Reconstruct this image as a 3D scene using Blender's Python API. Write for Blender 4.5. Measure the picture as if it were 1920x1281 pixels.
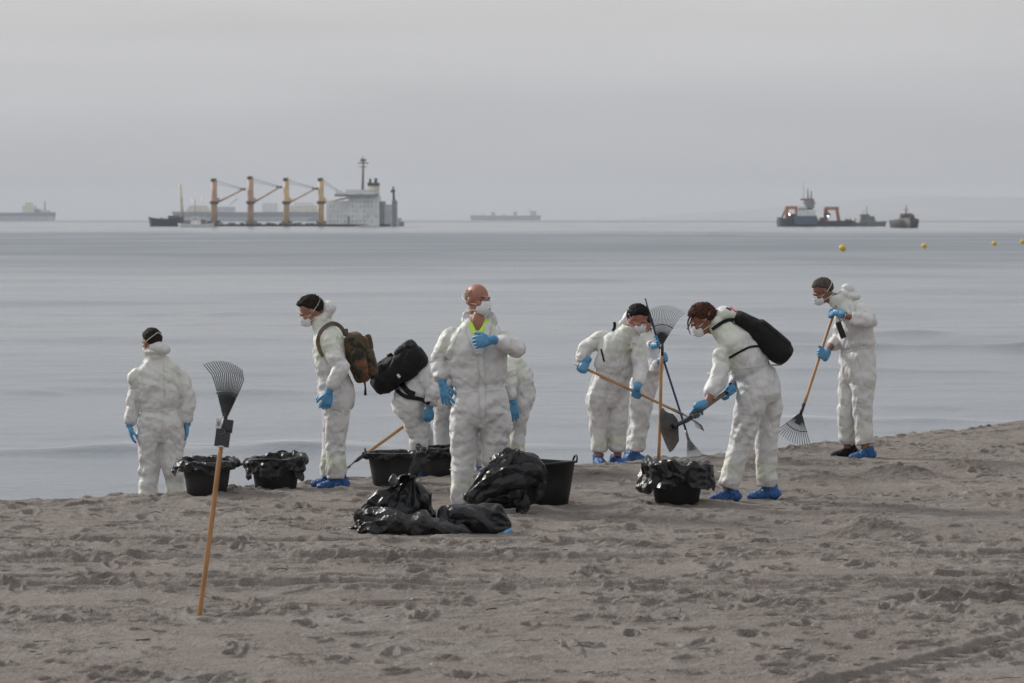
import bpy, math, random
import numpy as np
from mathutils import Vector, Matrix, Quaternion
from mathutils.bvhtree import BVHTree

random.seed(7); np.random.seed(7)
for _o in list(bpy.data.objects): bpy.data.objects.remove(_o)
S = bpy.context.scene
COL = S.collection

# ------------------------------------------------------------------ camera
FPX = 6075.0; CAMH = 2.3; HOR = 411.0; SEA = -1.25
PITCH = math.atan((640.5 - HOR) / FPX)
cam_d = bpy.data.cameras.new('camera'); cam = bpy.data.objects.new('camera', cam_d); COL.objects.link(cam)
cam.location = (0, 0, CAMH); cam.rotation_euler = (math.pi / 2 - PITCH, 0, 0)
cam_d.sensor_width = 36; cam_d.lens = FPX / 1920 * 36
cam_d.clip_start = 0.5; cam_d.clip_end = 40000
cam_d.dof.use_dof = True; cam_d.dof.focus_distance = 27.0; cam_d.dof.aperture_fstop = 6.3
S.camera = cam

# ------------------------------------------------------------------ world: overcast sky
SUN_EL, SUN_AZ = math.radians(30), math.radians(-52)      # azimuth from +Y towards +X: the light stands at the left, out to sea
W = bpy.data.worlds.new('World'); S.world = W; W.use_nodes = True
wt = W.node_tree; wt.nodes.clear()
def wn(t, **k):
    n = wt.nodes.new(t)
    for a, b in k.items(): setattr(n, a, b)
    return n
wo = wn('ShaderNodeOutputWorld'); bg = wn('ShaderNodeBackground'); bg.inputs[1].default_value = 0.1
sky = wn('ShaderNodeTexSky', sky_type='NISHITA', sun_disc=False, sun_elevation=SUN_EL, sun_rotation=SUN_AZ)
tc = wn('ShaderNodeTexCoord'); sx = wn('ShaderNodeSeparateXYZ'); wt.links.new(tc.outputs['Generated'], sx.inputs[0])
cr = wn('ShaderNodeValToRGB')
e = cr.color_ramp.elements
e[0].position = 0.0; e[0].color = (.375, .386, .422, 1)
e[1].position = 1.0; e[1].color = (.66, .67, .69, 1)
for p, c in ((.012, (.395, .405, .430)), (.03, (.475, .478, .502)), (.05, (.55, .547, .562)), (.07, (.585, .577, .575)), (.2, (.60, .60, .61)), (.5, (.62, .63, .645))):
    q = e.new(p); q.color = c + (1,)
mp = wn('ShaderNodeMapping'); mp.inputs['Scale'].default_value = (3.0, 3.0, 26.0)
wt.links.new(tc.outputs['Generated'], mp.inputs[0])
nz = wn('ShaderNodeTexNoise'); nz.inputs['Scale'].default_value = 1.6; nz.inputs['Detail'].default_value = 3; nz.inputs['Roughness'].default_value = .45
wt.links.new(mp.outputs[0], nz.inputs['Vector'])
mr = wn('ShaderNodeMapRange'); mr.inputs[1].default_value = .25; mr.inputs[2].default_value = .75; mr.inputs[3].default_value = 8.85; mr.inputs[4].default_value = 10.55
wt.links.new(nz.outputs[0], mr.inputs[0])
# the clouds are a little brighter to the left, where the sun stands
mrx = wn('ShaderNodeMapRange'); mrx.inputs[1].default_value = -.5; mrx.inputs[2].default_value = .5; mrx.inputs[3].default_value = 1.10; mrx.inputs[4].default_value = .92
wt.links.new(sx.outputs[0], mrx.inputs[0])
mm = wn('ShaderNodeMath', operation='MULTIPLY'); wt.links.new(mr.outputs[0], mm.inputs[0]); wt.links.new(mrx.outputs[0], mm.inputs[1])
wt.links.new(sx.outputs[2], cr.inputs[0])
vm = wn('ShaderNodeVectorMath', operation='SCALE'); wt.links.new(cr.outputs[0], vm.inputs[0]); wt.links.new(mm.outputs[0], vm.inputs['Scale'])
mx = wn('ShaderNodeMixRGB'); mx.inputs[0].default_value = .96
wt.links.new(sky.outputs[0], mx.inputs[1]); wt.links.new(vm.outputs[0], mx.inputs[2])
wt.links.new(mx.outputs[0], bg.inputs[0]); wt.links.new(bg.outputs[0], wo.inputs[0])

sd = bpy.data.lights.new('sun', 'SUN'); sd.energy = 2.9; sd.angle = math.radians(11); sd.color = (1, .96, .9)
so = bpy.data.objects.new('sun', sd); COL.objects.link(so)
sv = Vector((math.sin(SUN_AZ) * math.cos(SUN_EL), math.cos(SUN_AZ) * math.cos(SUN_EL), math.sin(SUN_EL)))
so.rotation_euler = sv.to_track_quat('Z', 'Y').to_euler()

S.view_settings.view_transform = 'Standard'; S.view_settings.look = 'None'
S.view_settings.exposure = 0.06; S.view_settings.gamma = 1; S.view_settings.use_curve_mapping = False
S.cycles.volume_bounces = 1; S.cycles.max_bounces = 8; S.cycles.use_denoising = True
S.cycles.caustics_reflective = False; S.cycles.caustics_refractive = False

# ------------------------------------------------------------------ numeric helpers
_F = Vector((0, math.cos(PITCH), -math.sin(PITCH))); _U = Vector((0, math.sin(PITCH), math.cos(PITCH)))
def P(px, py, Y):
    """point at distance Y out from the camera that is seen at photo pixel (px, py)"""
    d = _F + _U * ((640.5 - py) / FPX); d.x = (px - 960) / FPX
    t = Y / d.y
    return Vector((d.x * t, Y, CAMH + d.z * t))

def _hash(ix, iy, iz, seed):
    h = (ix.astype(np.uint32) * np.uint32(374761393) + iy.astype(np.uint32) * np.uint32(668265263) + iz.astype(np.uint32) * np.uint32(2147483647 & 1442695041) + np.uint32((seed * 974634777) & 0xffffffff))
    h = (h ^ (h >> np.uint32(13))) * np.uint32(1274126177)
    h = (h ^ (h >> np.uint32(16))) * np.uint32(2246822519)
    return h ^ (h >> np.uint32(15))
def noise3(x, y, z, seed=0):
    """gradient noise, about -1..1"""
    x = np.asarray(x, np.float64); y = np.asarray(y, np.float64) + 0 * x; z = np.asarray(z, np.float64) + 0 * x
    ix = np.floor(x).astype(np.int64); iy = np.floor(y).astype(np.int64); iz = np.floor(z).astype(np.int64)
    fx, fy, fz = x - ix, y - iy, z - iz
    ux, uy, uz = [f * f * f * (f * (f * 6 - 15) + 10) for f in (fx, fy, fz)]
    def g(a, b, c):
        h = _hash((ix + a) & 0xffffffff, (iy + b) & 0xffffffff, (iz + c) & 0xffffffff, seed)
        gx = ((h & np.uint32(255)).astype(np.float64) / 127.5 - 1)
        gy = (((h >> np.uint32(8)) & np.uint32(255)).astype(np.float64) / 127.5 - 1)
        gz = (((h >> np.uint32(16)) & np.uint32(255)).astype(np.float64) / 127.5 - 1)
        return gx * (fx - a) + gy * (fy - b) + gz * (fz - c)
    def l(a, b, t): return a + (b - a) * t
    x00 = l(g(0,0,0), g(1,0,0), ux); x10 = l(g(0,1,0), g(1,1,0), ux); x01 = l(g(0,0,1), g(1,0,1), ux); x11 = l(g(0,1,1), g(1,1,1), ux)
    return 1.3 * l(l(x00, x10, uy), l(x01, x11, uy), uz)
def noise2(x, y, seed=0):
    x = np.asarray(x, np.float64); y = np.asarray(y, np.float64) + 0 * x
    ix = np.floor(x).astype(np.int64); iy = np.floor(y).astype(np.int64)
    fx, fy = x - ix, y - iy
    ux, uy = [f * f * f * (f * (f * 6 - 15) + 10) for f in (fx, fy)]
    z = np.zeros_like(ix)
    def g(a, b):
        h = _hash((ix + a) & 0xffffffff, (iy + b) & 0xffffffff, z, seed)
        gx = ((h & np.uint32(255)).astype(np.float64) / 127.5 - 1); gy = (((h >> np.uint32(8)) & np.uint32(255)).astype(np.float64) / 127.5 - 1)
        return gx * (fx - a) + gy * (fy - b)
    a = g(0,0); b = g(1,0); c = g(0,1); d = g(1,1)
    top = a + (b - a) * ux; bot = c + (d - c) * ux
    return 1.5 * (top + (bot - top) * uy)
def sstep(a, b, x):
    t = np.clip((np.asarray(x, float) - a) / (b - a), 0, 1); return t * t * (3 - 2 * t)

# ------------------------------------------------------------------ materials
MATS = {}
class NT:
    def __init__(s, name):
        s.m = bpy.data.materials.new(name); s.m.use_nodes = True; s.t = s.m.node_tree
        s.b = s.t.nodes['Principled BSDF']; s.tc = s.n('ShaderNodeTexCoord')
        MATS[name] = s.m
    def n(s, t, **k):
        x = s.t.nodes.new(t)
        for a, b in k.items(): setattr(x, a, b)
        return x
    def l(s, a, b): s.t.links.new(a, b)
    def set(s, **k):
        for a, v in k.items(): s.b.inputs[a.replace('_', ' ')].default_value = v
    def map(s, scale=(1, 1, 1), coord='Object'):
        m = s.n('ShaderNodeMapping'); m.inputs['Scale'].default_value = scale; s.l(s.tc.outputs[coord], m.inputs[0]); return m.outputs[0]
    def noise(s, scale, detail=3, rough=.5, vec=None, dist=0):
        x = s.n('ShaderNodeTexNoise'); x.inputs['Scale'].default_value = scale; x.inputs['Detail'].default_value = detail
        x.inputs['Roughness'].default_value = rough; x.inputs['Distortion'].default_value = dist
        s.l(vec if vec is not None else s.tc.outputs['Object'], x.inputs['Vector']); return x.outputs[0]
    def ramp(s, fac, stops):
        r = s.n('ShaderNodeValToRGB'); e = r.color_ramp.elements
        e[0].position, e[0].color = stops[0][0], tuple(stops[0][1]) + (1,)
        e[1].position, e[1].color = stops[-1][0], tuple(stops[-1][1]) + (1,)
        for p, c in stops[1:-1]: q = e.new(p); q.color = tuple(c) + (1,)
        s.l(fac, r.inputs[0]); return r.outputs[0]
    def bump(s, h, strength, dist, prev=None):
        b = s.n('ShaderNodeBump'); b.inputs['Strength'].default_value = strength; b.inputs['Distance'].default_value = dist
        s.l(h, b.inputs['Height'])
        if prev is not None: s.l(prev, b.inputs['Normal'])
        s.l(b.outputs[0], s.b.inputs['Normal']); return b.outputs[0]
    def mix(s, fac, a, b, mode='MIX'):
        m = s.n('ShaderNodeMixRGB', blend_type=mode)
        for i, v in ((0, fac), (1, a), (2, b)):
            if hasattr(v, 'is_output'): s.l(v, m.inputs[i])
            elif i == 0: m.inputs[0].default_value = v
            else: m.inputs[i].default_value = tuple(v) + (1,)
        return m.outputs[0]
    def math(s, op, a, b=0):
        m = s.n('ShaderNodeMath', operation=op)
        for i, v in ((0, a), (1, b)):
            if hasattr(v, 'is_output'): s.l(v, m.inputs[i])
            else: m.inputs[i].default_value = v
        return m.outputs[0]

def simple(name, col, rough=.6, var=.12, scale=8, metal=0, spec=.5, bump=0, bscale=60):
    t = NT(name); c = np.array(col)
    t.l(t.ramp(t.noise(scale, 4), [(.3, tuple(c * (1 - var))), (.7, tuple(np.minimum(c * (1 + var), 1)))]), t.b.inputs['Base Color'])
    t.set(Roughness=rough, Metallic=metal); t.b.inputs['Specular IOR Level'].default_value = spec
    if bump: t.bump(t.noise(bscale, 3), bump, .004)
    return t.m

def mat_suit():
    t = NT('white_coverall_fabric')
    at = t.n('ShaderNodeAttribute', attribute_name='tint')
    blot = t.noise(9, 3, .6)
    k = t.math('MULTIPLY', at.outputs['Fac'], t.n('ShaderNodeMapRange').outputs[0])
    k = t.math('MULTIPLY', k, .7)
    mrn = [n for n in t.t.nodes if n.type == 'MAP_RANGE'][0]
    mrn.inputs[1].default_value = .3; mrn.inputs[2].default_value = .65; mrn.inputs[3].default_value = .25; mrn.inputs[4].default_value = 1
    t.l(blot, mrn.inputs[0])
    base = t.ramp(t.noise(5, 5, .65), [(.3, (.635, .63, .625)), (.6, (.675, .67, .665)), (.8, (.70, .70, .70))])
    dirt = t.ramp(t.noise(14, 6, .75), [(.6, (1, 1, 1)), (.88, (.84, .80, .75))])
    base = t.mix(1, base, dirt, 'MULTIPLY')
    dat = t.n('ShaderNodeAttribute', attribute_name='soil')
    base = t.mix(t.math('MULTIPLY', dat.outputs['Fac'], t.ramp(t.noise(22, 4, .7), [(.35, (.1,)*3), (.7, (1,)*3)])), base, (.42, .38, .34))
    t.l(t.mix(k, base, (.64, .72, .46)), t.b.inputs['Base Color'])
    # creased paper-like cloth: facets of two sizes
    vec = t.n('ShaderNodeVectorMath', operation='ADD'); dn = t.n('ShaderNodeTexNoise'); dn.inputs['Scale'].default_value = 6
    t.l(t.tc.outputs['Object'], dn.inputs['Vector'])
    sc = t.n('ShaderNodeVectorMath', operation='SCALE'); sc.inputs['Scale'].default_value = .09; t.l(dn.outputs['Color'], sc.inputs[0])
    t.l(t.tc.outputs['Object'], vec.inputs[0]); t.l(sc.outputs[0], vec.inputs[1])
    def crease(sc, stretch, det=1.0, rot=0):
        m = t.n('ShaderNodeMapping'); m.inputs['Scale'].default_value = stretch; m.inputs['Rotation'].default_value = (rot, rot * .7, 0); t.l(vec.outputs[0], m.inputs[0])
        n = t.noise(sc, det, .4, m.outputs[0])
        return t.math('POWER', t.math('ABSOLUTE', t.math('SUBTRACT', n, .5)), .75)
    prev = None
    for sc_, rot_, es, ds in ((1.5, (.4, .9, 0), 3.1, .034), (2.2, (-.5, 1.3, .7), 3.7, .024), (2.4, (1.2, .2, 1.9), 4.3, .022), (3.6, (.2, -1.1, .4), 5.3, .015), (4.2, (-.9, .5, 2.4), 5.9, .012), (6.0, (.7, 1.9, 1.2), 7.1, .008)):
        m = t.n('ShaderNodeMapping'); m.inputs['Rotation'].default_value = rot_; m.inputs['Location'].default_value = (es, sc_, ds * 30); t.l(vec.outputs[0], m.inputs[0])
        wv = t.n('ShaderNodeTexWave', wave_type='BANDS', bands_direction='Z', wave_profile='TRI'); wv.inputs['Scale'].default_value = sc_; wv.inputs['Distortion'].default_value = 1.2; wv.inputs['Detail'].default_value = 1; wv.inputs['Detail Scale'].default_value = 1.5
        t.l(m.outputs[0], wv.inputs['Vector'])
        en = t.ramp(t.noise(es, 1, .4, m.outputs[0]), [(.42, (0,)*3), (.62, (1,)*3)])
        bb = t.n('ShaderNodeBump'); bb.inputs['Strength'].default_value = .38; bb.inputs['Distance'].default_value = ds; t.l(t.math('MULTIPLY', wv.outputs['Fac'], en), bb.inputs['Height'])
        if prev is not None: t.l(prev, bb.inputs['Normal'])
        prev = bb.outputs[0]
    n0 = t.bump(crease(2.6, (1, 1, 1.6), 0, .5), .8, .045, prev); n1 = t.bump(crease(7.5, (1.6, 1.6, .8), .5, -.6), .7, .014, n0); n2 = t.bump(crease(17, (1, 1, 1.3), 1.5, .9), .5, .005, n1)
    t.bump(t.noise(60, 2), .12, .004, n2)
    t.set(Roughness=.55); t.b.inputs['Specular IOR Level'].default_value = .35
    t.b.inputs['Subsurface Weight'].default_value = .0
    return t.m
def mat_plastic(name, col, rough, bs=.6, scale=14, spec=.5):
    t = NT(name); c = np.array(col)
    t.l(t.ramp(t.noise(10, 4), [(.3, tuple(c * .8)), (.7, tuple(c * 1.25))]), t.b.inputs['Base Color'])
    w = t.n('ShaderNodeVectorMath', operation='SCALE'); w.inputs['Scale'].default_value = .12; dn = t.n('ShaderNodeTexNoise'); dn.inputs['Scale'].default_value = 5; t.l(t.tc.outputs['Object'], dn.inputs['Vector']); t.l(dn.outputs['Color'], w.inputs[0])
    ad = t.n('ShaderNodeVectorMath', operation='ADD'); t.l(t.tc.outputs['Object'], ad.inputs[0]); t.l(w.outputs[0], ad.inputs[1])
    def cr_(sc, st, rot):
        m = t.n('ShaderNodeMapping'); m.inputs['Scale'].default_value = st; m.inputs['Rotation'].default_value = (rot, .4 * rot, rot); t.l(ad.outputs[0], m.inputs[0])
        return t.math('POWER', t.math('ABSOLUTE', t.math('SUBTRACT', t.noise(sc, 1.5, .5, m.outputs[0]), .5)), .8)
    n1 = t.bump(cr_(scale * .7, (1.3, 1, .4), .3), bs * .9, .07); n2 = t.bump(cr_(scale * 1.6, (1.6, .7, .6), -.5), bs * .8, .030, n1); t.bump(cr_(scale * 3.6, (1.2, .8, .7), 1.0), bs * .7, .012, n2)
    t.set(Roughness=rough); t.b.inputs['Specular IOR Level'].default_value = spec
    return t.m
def mat_sand():
    t = NT('damp_grey_sand')
    n1 = t.noise(.9, 5, .6); n2 = t.noise(210, 3, .75); n3 = t.noise(7, 5, .7); n4 = t.noise(90, 3, .7)
    base = t.ramp(n1, [(.3, (.285, .250, .225)), (.5, (.335, .296, .268)), (.7, (.375, .338, .308))])
    base = t.mix(.55, base, t.ramp(n3, [(.3, (.62, .60, .58)), (.6, (1, 1, 1)), (.78, (1.0, .98, .93))]), 'MULTIPLY')
    patch = t.ramp(t.noise(1.7, 4, .6, t.map((.45, 1, 1))), [(.56, (0,)*3), (.70, (1,)*3)])
    base = t.mix(t.math('MULTIPLY', patch, .38), base, (.42, .415, .39))
    speck = t.ramp(n2, [(.22, (.30, .28, .27)), (.5, (1, 1, 1)), (.75, (1.7, 1.7, 1.75))])
    base = t.mix(.8, base, speck, 'MULTIPLY')
    base = t.mix(.5, base, t.ramp(n4, [(.25, (.50, .48, .46)), (.7, (1.35, 1.35, 1.35))]), 'MULTIPLY')
    v = t.n('ShaderNodeTexVoronoi', feature='F1'); v.inputs['Scale'].default_value = 30; t.l(t.tc.outputs['Object'], v.inputs['Vector'])
    chip = t.ramp(v.outputs['Distance'], [(.05, (1,)*3), (.09, (0,)*3)])
    sel = t.ramp(v.outputs['Color'], [(.86, (0,)*3), (.90, (1,)*3)])
    base = t.mix(t.math('MULTIPLY', chip, sel), base, (.75, .74, .72))
    dat = t.n('ShaderNodeAttribute', attribute_name='wet')
    base = t.mix(t.math('MULTIPLY', dat.outputs['Fac'], .5), base, (.10, .088, .078))
    t.l(base, t.b.inputs['Base Color'])
    a = t.bump(n4, 1.0, .020); a = t.bump(t.noise(28, 4, .65), .9, .035, a); t.bump(n2, .8, .005, a)
    t.set(Roughness=.85); t.b.inputs['Specular IOR Level'].default_value = .3
    return t.m
def mat_water():
    t = NT('sea_water')
    mp = t.map((.12, .35, 1)); big = t.noise(.05, 5, .6, t.map((.35, 1.0, 1)))
    near = t.noise(1.0, 5, .62, mp)
    t.l(t.ramp(near, [(.3, (.120, .145, .175)), (.7, (.145, .170, .198))]), t.b.inputs['Base Color'])
    wd = t.n('ShaderNodeAttribute', attribute_name='wind'); t.l(t.math('ADD', t.ramp(big, [(.35, (.12,)*3), (.65, (.20,)*3)]), t.math('MULTIPLY', wd.outputs['Fac'], .24)), t.b.inputs['Roughness'])
    m1 = t.noise(1.1, 5, .6, t.map((.8, 1, 1))); m2 = t.noise(6.0, 4, .6, t.map((.7, 1, 1))); m3 = t.noise(.22, 4, .55, t.map((.6, 1.0, 1)))
    a = t.bump(m3, .22, .30); a = t.bump(m1, .38, .12, a); t.bump(m2, .5, .035, a)
    t.b.inputs['IOR'].default_value = 1.33
    fo = t.n('ShaderNodeAttribute', attribute_name='foam')
    fm = t.math('MULTIPLY', fo.outputs['Fac'], t.ramp(t.noise(2.2, 5, .75, t.map((.35, 1.4, 1))), [(.38, (0,)*3), (.62, (1,)*3)]))
    d = t.n('ShaderNodeBsdfDiffuse'); d.inputs[0].default_value = (.66, .68, .70, 1)
    ms = t.n('ShaderNodeMixShader'); t.l(fm, ms.inputs[0]); t.l(t.b.outputs[0], ms.inputs[1]); t.l(d.outputs[0], ms.inputs[2])
    out = [n for n in t.t.nodes if n.type == 'OUTPUT_MATERIAL'][0]; t.l(ms.outputs[0], out.inputs[0])
    return t.m
def mat_wood():
    t = NT('varnished_ash_wood')
    n = t.noise(6, 4, .6, t.map((9, 9, .8)))
    t.l(t.ramp(n, [(.3, (.27, .125, .045)), (.5, (.42, .215, .085)), (.75, (.52, .30, .14))]), t.b.inputs['Base Color'])
    t.set(Roughness=.45); return t.m
def mat_camo():
    t = NT('camouflage_fabric')
    n = t.noise(9, 3, .55, dist=.6)
    t.l(t.ramp(n, [(.32, (.025, .02, .016)), (.44, (.085, .065, .035)), (.52, (.070, .062, .035)), (.57, (.20, .07, .035)), (.68, (.20, .14, .08))]), t.b.inputs['Base Color'])
    [x for x in t.t.nodes if x.type == 'VALTORGB'][0].color_ramp.interpolation = 'CONSTANT'
    t.bump(t.noise(18, 4, .6), .6, .02); t.set(Roughness=.9); return t.m
def mat_skin(name, col):
    t = NT(name); c = np.array(col)
    t.l(t.ramp(t.noise(16, 4, .6), [(.3, tuple(c * .82)), (.55, tuple(c)), (.75, tuple(c * (1.15, 1.05, 1.0)))]), t.b.inputs['Base Color'])
    t.set(Roughness=.5); t.b.inputs['Subsurface Weight'].default_value = .08; t.b.inputs['Subsurface Radius'].default_value = (.012, .005, .003)
    t.bump(t.noise(60, 3), .15, .003); return t.m
def mat_hair(name, col):
    t = NT(name); c = np.array(col)
    n = t.noise(70, 3, .6, t.map((1, 1, .25)))
    t.l(t.ramp(n, [(.3, tuple(c * .5)), (.7, tuple(c * 1.5))]), t.b.inputs['Base Color'])
    t.bump(n, .9, .012); t.set(Roughness=.75); t.b.inputs['Specular IOR Level'].default_value = .2; return t.m

SUIT = mat_suit(); SANDM = mat_sand(); WATER = mat_water(); WOOD = mat_wood(); CAMO = mat_camo()
BAG = mat_plastic('black_bin_liner', (.007, .0075, .009), .34, .45, 8, .45)
LINER = mat_plastic('grey_black_bin_liner', (.013, .013, .016), .42, .7, 9, .4)
TUB = simple('black_rubber', (.010, .0105, .0115), .55, .25, 12, bump=.15, spec=.4)
DUSTY = simple('dusty_black_rubber', (.017, .016, .016), .7, .3, 12, bump=.15)
GLOVE = simple('blue_nitrile', (.085, .28, .49), .42, .15, 30, bump=.5, bscale=110)
COVER = mat_plastic('blue_shoe_cover_film', (.022, .100, .29), .48, .9, 16)
STEEL = simple('black_painted_steel', (.018, .019, .022), .4, .2, 40)
TSTEEL = simple('bare_grey_steel', (.13, .13, .135), .38, .25, 40, metal=.5)
BLUEP = simple('dark_blue_paint', (.014, .020, .085), .4, .2, 30)
BLACKF = mat_plastic('black_nylon', (.010, .010, .011), .75, .8, 7, .25)
OLIVE = simple('olive_brown_webbing', (.13, .10, .075), .85, .2, 60)
MASKM = simple('white_mask_felt', (.74, .74, .74), .8, .04, 40, bump=.2, bscale=90)
ELASTIC = simple('white_elastic', (.72, .72, .71), .6, .04, 40)
SEAMM = simple('seam_tape', (.58, .58, .575), .6, .06, 60)
HIVIS = simple('high_visibility_yellow_cotton', (.55, .85, .06), .7, .12, 14, bump=.5, bscale=30)
DARK = simple('dark_eye', (.02, .013, .01), .3, .1, 40)
RUST = simple('muddy_steel', (.060, .048, .040), .42, .5, 16, metal=.2, bump=.5, bscale=40)
CARD = simple('printed_black_card', (.035, .036, .04), .45, .35, 120)
CARDW = simple('white_card', (.62, .62, .62), .5, .05, 60)
ORANGE = simple('orange_brown_cord', (.26, .10, .035), .7, .15, 60)
REDINK = simple('red_ink', (.50, .06, .06), .6, .1, 60)
SKINS = {'tan': mat_skin('tanned_skin', (.36, .175, .115)), 'red': mat_skin('sunburnt_skin', (.38, .165, .115)), 'brown': mat_skin('brown_skin', (.25, .115, .07))}
HAIRS = {'dark': mat_hair('dark_brown_hair', (.020, .014, .010)), 'black': mat_hair('black_hair', (.010, .009, .009)), 'auburn': mat_hair('auburn_brown_hair', (.060, .024, .013)),
         'grey': mat_hair('greying_hair', (.085, .07, .06)), 'stubble': mat_hair('shaved_grey_hair', (.25, .155, .11))}

# ------------------------------------------------------------------ mesh helpers
def worldloc(o):
    v = Vector((0, 0, 0))
    while o is not None: v = v + o.location; o = o.parent
    return v
def mesh_obj(name, V, Fc, mat, parent=None, smooth=True, attrs=None):
    """one mesh object from world-space vertices; its parent (unrotated) is allowed for"""
    V = np.asarray(V, np.float32).reshape(-1, 3)
    off = np.array(worldloc(parent)) if parent is not None else np.zeros(3)
    me = bpy.data.meshes.new(name)
    me.from_pydata([], [], []) if False else None
    V2 = V - off
    if isinstance(Fc, np.ndarray):
        n = len(Fc); k = Fc.shape[1]
        me.vertices.add(len(V2)); me.vertices.foreach_set('co', V2.astype(np.float32).ravel())
        me.loops.add(n * k); me.loops.foreach_set('vertex_index', Fc.astype(np.int32).ravel())
        me.polygons.add(n); me.polygons.foreach_set('loop_start', np.arange(0, n * k, k, dtype=np.int32))
        me.update(calc_edges=True)
    else:
        me.from_pydata([tuple(v) for v in V2], [], Fc)
    me.polygons.foreach_set('use_smooth', np.full(len(me.polygons), smooth))
    if attrs:
        for an, av in attrs.items():
            a = me.attributes.new(an, 'FLOAT', 'POINT'); a.data.foreach_set('value', np.asarray(av, np.float32))
    me.update()
    if mat: me.materials.append(mat)
    o = bpy.data.objects.new(name, me); COL.objects.link(o)
    if parent is not None: o.parent = parent
    return o
def tag(o, label=None, cat=None, group=None, kind=None):
    if label: o['label'] = label
    if cat: o['category'] = cat
    if group: o['group'] = group
    if kind: o['kind'] = kind
    return o
def empty(name, loc, label=None, cat=None, group=None):
    o = bpy.data.objects.new(name, None); COL.objects.link(o); o.location = loc; o.empty_display_size = .1
    return tag(o, label, cat, group)
class MB:
    """collects pieces (world coordinates) of ONE part"""
    def __init__(s): s.V = []; s.F = []; s.n = 0
    def add(s, V, Fs):
        V = np.asarray(V, float).reshape(-1, 3); s.V.append(V); s.F += [tuple(int(i) + s.n for i in f) for f in Fs]; s.n += len(V); return s
    def box(s, c, size, rot=None, bev=0):
        x, y, z = [v / 2 for v in size]
        V = np.array([(a * x, b * y, d * z) for d in (-1, 1) for a, b in ((-1, -1), (1, -1), (1, 1), (-1, 1))])
        if rot is not None: V = V @ np.array(rot).T
        return s.add(V + np.array(c), [(3, 2, 1, 0), (4, 5, 6, 7), (0, 1, 5, 4), (1, 2, 6, 5), (2, 3, 7, 6), (3, 0, 4, 7)])
    def tube(s, pts, r, seg=8, caps=True, flat=1.0):
        V, F_ = tube(pts, r, seg, flat); return s.add(V, F_)
    def ell(s, c, r, nu=20, nv=12, rot=None):
        V, F_ = ellipsoid(c, r, nu, nv, rot); return s.add(V, F_)
    def arr(s): return np.concatenate(s.V), s.F
    def build(s, name, mat, parent=None, smooth=False):
        V, F_ = s.arr(); return mesh_obj(name, V, F_, mat, parent, smooth)
def gridfaces(n, m, wrap=True):
    Fs = []
    mm = m if wrap else m - 1
    for i in range(n - 1):
        for j in range(mm):
            a = i * m + j; b = i * m + (j + 1) % m
            Fs.append((a, b, b + m, a + m))
    return Fs
def tube(pts, r, seg=8, flat=1.0):
    pts = np.array([tuple(p) for p in pts], float); n = len(pts)
    r = np.broadcast_to(np.asarray(r, float), (n,))
    T = np.gradient(pts, axis=0); T /= np.maximum(np.linalg.norm(T, axis=1), 1e-9)[:, None]
    up = np.array([0, 0, 1.]) if abs(T[0][2]) < .9 else np.array([0, 1., 0])
    a = np.cross(T[0], up); a /= np.linalg.norm(a)
    V = []
    for i in range(n):
        a = a - T[i] * a.dot(T[i]); a /= np.linalg.norm(a); b = np.cross(T[i], a)
        th = np.arange(seg) / seg * 2 * np.pi
        V.append(pts[i] + r[i] * (np.cos(th)[:, None] * a + flat * np.sin(th)[:, None] * b))
    V = np.concatenate(V + [pts[:1], pts[-1:]])
    Fs = gridfaces(n, seg)
    c0, c1 = n * seg, n * seg + 1
    for j in range(seg):
        Fs.append(((j + 1) % seg, j, c0)); Fs.append(((n - 1) * seg + j, (n - 1) * seg + (j + 1) % seg, c1))
    return V, Fs
def ellipsoid(c, r, nu=20, nv=12, rot=None):
    V = []
    for i in range(nv + 1):
        ph = math.pi * i / nv
        for j in range(nu):
            t = 2 * math.pi * j / nu
            V.append((math.sin(ph) * math.cos(t) * r[0], math.sin(ph) * math.sin(t) * r[1], math.cos(ph) * r[2]))
    V = np.array(V)
    if rot is not None: V = V @ np.array(rot).T
    return V + np.array(c), [tuple(reversed(f)) for f in gridfaces(nv + 1, nu)]
def spline(rows, step):
    """Catmull-Rom through rows (first three columns are positions)"""
    rows = np.asarray(rows, float); n = len(rows)
    d = np.maximum(np.linalg.norm(np.diff(rows[:, :3], axis=0), axis=1), 1e-4)
    s = np.concatenate([[0], np.cumsum(d)])
    m = max(int(s[-1] / step), n * 2); q = np.linspace(0, s[-1], m)
    T = np.zeros_like(rows)
    for i in range(n):
        a, b = max(i - 1, 0), min(i + 1, n - 1); T[i] = (rows[b] - rows[a]) / (s[b] - s[a])
    k = np.clip(np.searchsorted(s, q, side='right') - 1, 0, n - 2); h = (s[k + 1] - s[k])[:, None]; t = ((q - s[k]) / h[:, 0])[:, None]
    return (2*t**3-3*t**2+1)*rows[k] + (t**3-2*t**2+t)*h*T[k] + (-2*t**3+3*t**2)*rows[k+1] + (t**3-t**2)*h*T[k+1], q
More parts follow.
